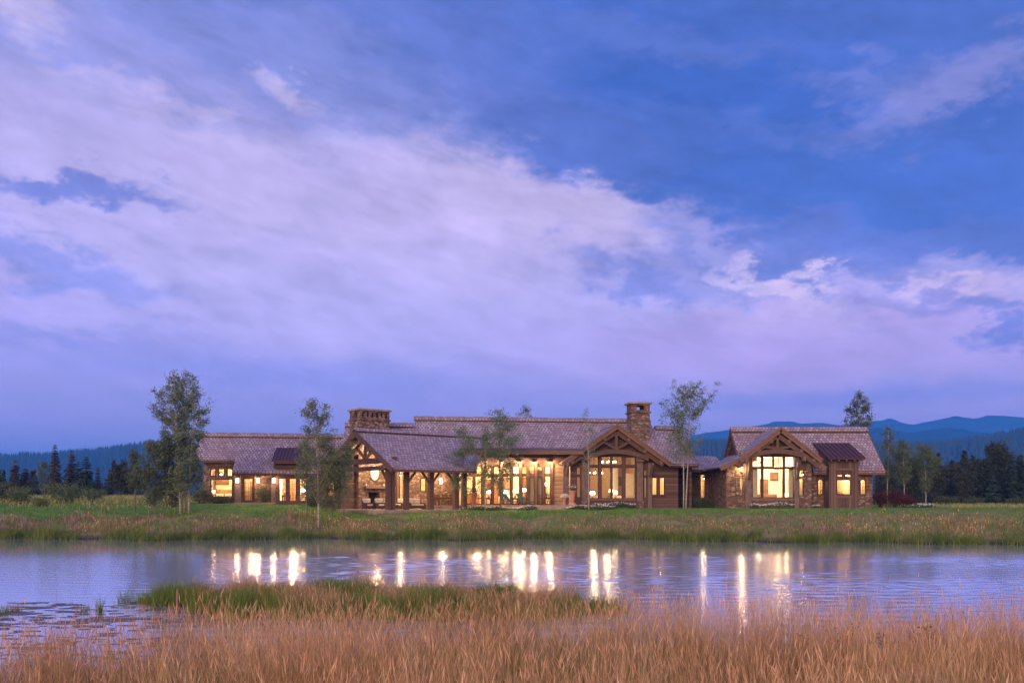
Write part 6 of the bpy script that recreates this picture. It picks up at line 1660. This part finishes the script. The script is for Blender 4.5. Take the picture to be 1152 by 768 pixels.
    sofa(FM, FM.u(574, 3.4), 3.4, ZT, 180, 2.4, 'pale sofa seen from behind in the glazed room', 'linen')
    table(FM, FM.u(541, 3.0), 3.0, ZT, 0, 2.2, 1.0, .76, 'dining_table', 'indoor dining table at the porch end of the glazed room')
    for px, w, lb in ((597.6, .75, 'tall white curtain between the lamps and the terrace table'), (606.5, .55, 'tall cream curtain behind the terrace table')):
        curtain(FM, FM.u(px, .6), .6, w, ZT + .03, 6.2, lb)
    p = FM.p(FM.u(613, 2.4), 2.4, ZT + .012); t = thing('floor_lamp', 'slim floor lamp in the corner room by the log wall', 'lamp', tuple(p))
    m = MB(); m.lathe(p, [(.16, 0), (.16, .03), (.02, .05), (.016, 2.2)], 12); m.build('stem', M['iron'], t, True)
    m = MB(); m.lathe(p, [(.22, 2.0), (.16, 2.34), (.15, 2.34), (.21, 2.0)], 16); m.build('lamp_shade', M['lamp_shade_glow'], t, True); point('lamp_light', p + Vector((0, 0, 2.5)), 24, WARM, .1)
    c = cabinet(FM, FM.u(616.5, 4.8), 4.8, ZT + .012, 1.4, .5, 2.6, 'dark green cabinet at the back of the corner room', mat='teal_canvas')
    # great room
    v = 2.6
    chandelier(FM.p(FM.u(669, 2.6), 2.6, 5.75), 'iron ring chandelier hanging low on the west side of the great room', .8, 8, 150, 2.3)
    chandelier(FM.p(FM.u(684, 4.6), 4.6, 7.0), 'iron ring chandelier high in the middle of the great room', .85, 8, 190, 1.1)
    in_lamp(666.5, 0, .9, 'white square shaded lamp at the west window of the great room', .72, 22, z=ZT - .02, R_=.30)
    in_lamp(692.5, 0, 3.2, 'small lamp in the middle of the great room', .8, 20, z=ZT - .02, R_=.22)
    in_lamp(687.5, 0, 5.6, 'lamp against the panelled back wall of the great room', 1.0, 22, z=ZT - .02)
    sofa(FM, FM.u(671, 2.0), 2.0, ZT - .02, 200, 1.6, 'cream sofa behind the west window of the great room')
    sofa(FM, FM.u(708, 1.6), 1.6, ZT - .02, 160, 1.5, 'cream sofa behind the east window of the great room')
    sofa(FM, FM.u(697, 3.8), 3.8, ZT - .02, 180, 2.0, 'cream sofa in the middle of the great room')
    table(FM, FM.u(685, .9), .9, ZT - .02, 0, 1.7, .8, .72, 'console_table', 'dark console table behind the middle window of the great room', mat='frame_wood')
    dining_chair(FM, FM.u(686.5, 1.6), 1.6, ZT - .02, 180, 'dark chair behind the console table in the great room', 'brown_hide')
    cabinet(FM, FM.u(709.5, 5.4), 5.4, ZT - .02, 1.3, .6, 3.4, 'tall pale bookcase at the east end of the great room', 'bookcase', 'linen')
    for px, w, lb in ((689, .5, 'pale curtain in the middle of the great room'), (693.5, .35, 'second pale curtain in the middle of the great room, beside the small lamp')):
        curtain(FM, FM.u(px, 6.6), 6.6, w, ZT, 6.8, lb)
    # west wing rooms
    bed(FL, FL.u(251, 3.4), 3.4, ZL, 0, 'bed with rumpled pale linen and a hide headboard behind the west picture window', 'linen')
    in_lamp(240.5, 0, 4.6, 'lamp beside the bed in the west bedroom', .7, 16, FL, .6, ZL)
    cabinet(FL, FL.u(284.6, 4.6), 4.6, ZL, .6, .5, 2.2, 'brown wardrobe seen through the glazed entry door', 'wardrobe', 'brown_hide')
    cabinet(FL, FL.u(330, 4.8), 4.8, ZL, .8, .5, 2.9, 'tall brown cupboard behind the middle glazed door', 'cupboard', 'brown_hide')
    table(FL, FL.u(322, 1.6), 1.6, ZL, 0, .9, .7, .74, 'side_table', 'small dark table behind the first glazed door', mat='frame_wood')
    in_lamp(341, 0, 2.6, 'lamp behind the third glazed door', .8, 20, FL, .65, ZL)
    # east wing rooms
    bed(FR, FR.u(866.5, 2.6), 2.6, ZR, 0, 'bed piled with white linen behind the big east bay window', 'linen')
    in_lamp(884.5, 0, 1.6, 'white lamp beside the bed in the east bay', .8, 24, FR, .66, ZR)
    cabinet(FR, FR.u(859.5, 4.4), 4.4, ZR, .8, .5, 2.9, 'tall tan wardrobe west of the bed in the east bay', 'wardrobe', 'brown_hide')
    chandelier(FR.p(FR.u(876, 3.4), 3.4, 6.3), 'small iron chandelier near the ceiling of the east bedroom', .5, 6, 40, 1.2)
    cabinet(FR, FR.u(883, .9), .9, ZR, .55, .45, 1.0, 'low dark chest at the east side of the bay window', 'chest', 'frame_wood')
    for px, w, lb in ((849.5, .5, 'grey curtain at the west side of the east bay window'), (889.6, .5, 'grey curtain at the east side of the east bay window')):
        curtain(FR, FR.u(px, .6), .6, w, ZR + .02, 6.4, lb)
    cabinet(FR, FR.u(946, 4.6), 4.6, ZR + .01, 1.6, .5, 1.2, 'dresser behind the window of the boarded bay', 'dresser')
    shrub('houseplant', 'leafy houseplant behind the narrow window west of the bay', (FR.p(FR.u(831, .9), .9, ZR).x, FR.p(0, .9, 0).y, ZR + .02), .8, 2.1, 77, n=500, cat='plant')
    shrub('houseplant', 'leafy houseplant behind the window of the boarded bay', (FR.p(FR.u(944, 1.4), 1.4, ZR).x, FR.p(0, 1.4, 0).y, ZR + .02), .7, 1.6, 78, n=360, cat='plant')
    # pictures and shelves on the back walls
    def picture(fr, px, v, py, w, h, lb, mat='brown_hide'):
        u = fr.u(px, v); z = fr.z(py, u, v); t = thing('framed_picture', lb, 'picture', tuple(fr.p(u, v, z)))
        m = MB()
        m.box(fr, u - w / 2, u + w / 2, v - .06, v - .03, z - h / 2, z - h / 2 + .08); m.box(fr, u - w / 2, u + w / 2, v - .06, v - .03, z + h / 2 - .08, z + h / 2)
        m.box(fr, u - w / 2, u - w / 2 + .08, v - .059, v - .031, z - h / 2 + .08, z + h / 2 - .08); m.box(fr, u + w / 2 - .08, u + w / 2, v - .059, v - .031, z - h / 2 + .08, z + h / 2 - .08)
        m.build('frame', M['frame_wood'], t)
        m = MB(); m.box(fr, u - w / 2 + .07, u + w / 2 - .07, v - .04, v - .012, z - h / 2 + .07, z + h / 2 - .07); m.build('canvas', M[mat], t)
    picture(FM, 551, 7.15, 545, 1.5, 1.1, 'brown framed picture at the porch end of the glazed room')
    picture(FM, 575, 7.15, 544, 1.8, 1.3, 'wide framed picture behind the pair of white lamps', 'panel_tan')
    cabinet(FM, FM.u(560, 6.7), 6.7, ZT, 1.6, .5, 2.6, 'tall brown bookcase in the glazed room behind the terrace aspen', 'bookcase', 'brown_hide')
    cabinet(FM, FM.u(530, 6.7), 6.7, ZT, 1.8, .5, 1.1, 'low brown sideboard at the porch end of the glazed room', 'sideboard', 'brown_hide')
    picture(FM, 601, 5.95, 548, 1.0, 1.3, 'dark framed picture behind the terrace curtains', 'frame_wood')
    cabinet(FM, FM.u(592, 5.6), 5.6, ZT + .012, 1.0, .45, 2.9, 'brown cupboard at the back of the corner room', 'cupboard', 'brown_hide')
    picture(FR, 872, 6.95, 536, 1.1, .9, 'framed picture over the bed in the east bay')
    picture(FL, 250, 6.55, 541, 1.4, .8, 'framed picture on the back wall of the west bedroom')
    cabinet(FL, FL.u(318, 5.8), 5.8, ZL, 1.1, .45, 1.0, 'low brown sideboard behind the first glazed door', 'sideboard', 'brown_hide')
    picture(FM, 702, 7.45, 541, 1.3, 1.0, 'dark framed picture at the east end of the great room', 'frame_wood')
    # flower beds
    fb = flower_bed
    fb('flower_bed', 'dark planting with pale flowers along the terrace edge from the porch steps', FM, FM.u(517, -5), FM.u(560, -5), -5.6, -4.3, 1.95, 11, 1300, .62, .12)
    fb('flower_bed', 'planting with pink white flowers in front of the green loungers', FM, FM.u(560, -5), FM.u(603, -5), -5.6, -4.3, 1.95, 12, 1300, .62, .22)
    fb('flower_bed', 'dark clump of flowers between the stone steps and the great gable', FM, FM.u(637, -5), FM.u(662, -5), -5.4, -4.3, 2.0, 13, 1000, .6, .16)
    fb('flower_bed', 'white flowers on the lawn before the west window of the great room', FM, FM.u(664, -4.6), FM.u(692, -4.6), -5.0, -4.2, 2.15, 14, 420, .5, .22)
    fb('flower_bed', 'dark planting with white heads under the great room windows', FM, FM.u(668, -2.2), FM.u(716, -2.2), -2.6, -1.5, 2.25, 15, 1300, .62, .18)
    fb('flower_bed', 'bright white flowers under the big east bay window', FR, FR.u(844, -.7), FR.u(892, -.7), -1.1, -.5, 2.2, 16, 420, .65, .5)
    fb('flower_bed', 'short row of white flowers beside the boarded bay', FR, FR.u(907, .6), FR.u(922, .6), .3, 1.2, 2.25, 17, 200, .42, .7)
    fb('flower_bed', 'white flowers under the aspens east of the red bushes', W0, (1032 - PXC) * .094, (1051 - PXC) * .094, 93.6, 94.6, 2.15, 18, 320, .7, .3)
    fb('flower_bed', 'low dark plants around the white trunked aspen in the red shrubs', W0, (1012 - PXC) * .094, (1030 - PXC) * .094, 92.8, 93.6, 2.2, 19, 320, .4, .12)
furnish()
def pond_things():
    # weathered stake by the spit
    Y = 25.4; X = (199.5 - PXC) / F * Y
    p = Vector((X, Y, -.4)); t = MB(); t.tube([p, p + Vector((.0, 0, .5)), p + Vector((.005, 0, .93)), p + Vector((.008, .002, .95))], [.035, .034, .032, .022], 9)
    tag(t.build('wooden_stake', M['stake_wood'], None, True), 'weathered wooden stake standing in the water by the spit', 'stake')
    # floating weed mats
    g = np.random.default_rng(5); m = MB(); n = 0
    while n < 420:
        Y = 17.0 + 9.8 * g.random() ** 0.8; px = g.uniform(-40, 470); X = (px - PXC) / F * Y
        if px > 230 and g.random() < .45: continue
        if spit_mask(X, Y) > 0.1: continue
        L = g.uniform(.04, .22) * (1 + 2.2 * (g.random() < .12)); W = L * g.uniform(.2, .5); k = 11
        th = g.uniform(-.25, .25); ph = g.uniform(0, 6)
        pts = []
        for i in range(k):
            a = 2 * math.pi * i / k; rr = 1 + .4 * math.sin(2 * a + ph) * g.uniform(.2, 1) + .25 * g.normal() * .5
            x_, y_ = L * rr * math.cos(a), W * rr * math.sin(a)
            pts.append((X + x_ * math.cos(th) - y_ * math.sin(th), Y + x_ * math.sin(th) + y_ * math.cos(th), 0.003 + n * 1e-5))
        m.prism(pts, (0, 0, .006)); n += 1
    tag(m.build('pond_weed', M['algae']), kind='stuff')
    def tuft(px, Y, w, h, nb, seed, label, mat='reed_green', name='reed_tuft'):
        g = np.random.default_rng(seed); X = (px - PXC) / F * Y
        xy = np.stack([g.normal(X, w, nb), g.normal(Y, w, nb)], -1)
        o = blades(name, xy, np.full(nb, -.05), g.uniform(.4, 1.0, nb) * h, g.uniform(.010, .02, nb), g.uniform(.05, .5, nb), M[mat], 3, kind=None)
        return tag(o, label, 'reeds')
    tuft(112.5, 24.4, .055, .62, 46, 1, 'upright green reed tuft standing alone in the weedy water')
    tuft(94.5, 24.6, .10, .34, 50, 2, 'shorter thin reed tuft beside the upright one')
    tuft(17, 24.8, .085, .34, 70, 3, 'reddish tuft of dead stems in the weedy shallows', 'bank_pink')
    tuft(2, 24.2, .10, .34, 70, 4, 'green reed tuft cut by the west edge of the photo')
    # flowering weeds in the near meadow
    g = np.random.default_rng(6)
    def weeds(name, label, cx, cy, n, sp, mat, zh, size, cat):
        t = thing(name, label, cat, (cx, cy, float(ground_z(cx, cy))))
        m = MB(); C = []
        for i in range(n):
            x, y = g.normal(cx, sp), g.normal(cy, sp * .5); z = float(ground_z(x, y)); h = zh * g.uniform(.8, 1.1)
            e = Vector((x + g.normal(0, .04), y, z + h)); m.tube([(x, y, z - .02), (x, y, z + h * .6), e], [.005, .004, .003], 4, False)
            for k in range(14): C.append(np.array(e) + g.normal(0, size, 3) * np.array([1, 1, .5]))
        m.build('stem', M['dark_weed'], t); C = np.array(C)
        mesh_quads('blossom', leaf_quads(C, g.uniform(.02, .04, len(C)), g), M[mat], t)
    weeds('brown_weed', 'dark seeded weeds in the tall grass toward the east, the larger patch', (1005 - PXC) * .0115, 11.6, 26, .5, 'dark_weed', .80, .045, 'weeds')
    weeds('brown_weed', 'dark seeded weeds in the tall grass, the patch nearest the lower edge', (985 - PXC) * .010, 9.9, 12, .35, 'dark_weed', .62, .04, 'weeds')
    weeds('white_yarrow', 'pale flat flower heads low in the tall grass at the east', (1030 - PXC) * .0098, 9.7, 12, .3, 'petal', .60, .045, 'wildflowers')
    weeds('white_yarrow', 'small cluster of pale flower heads nearest the lower edge', (1068 - PXC) * .0096, 9.4, 9, .22, 'petal', .52, .04, 'wildflowers')
pond_things()
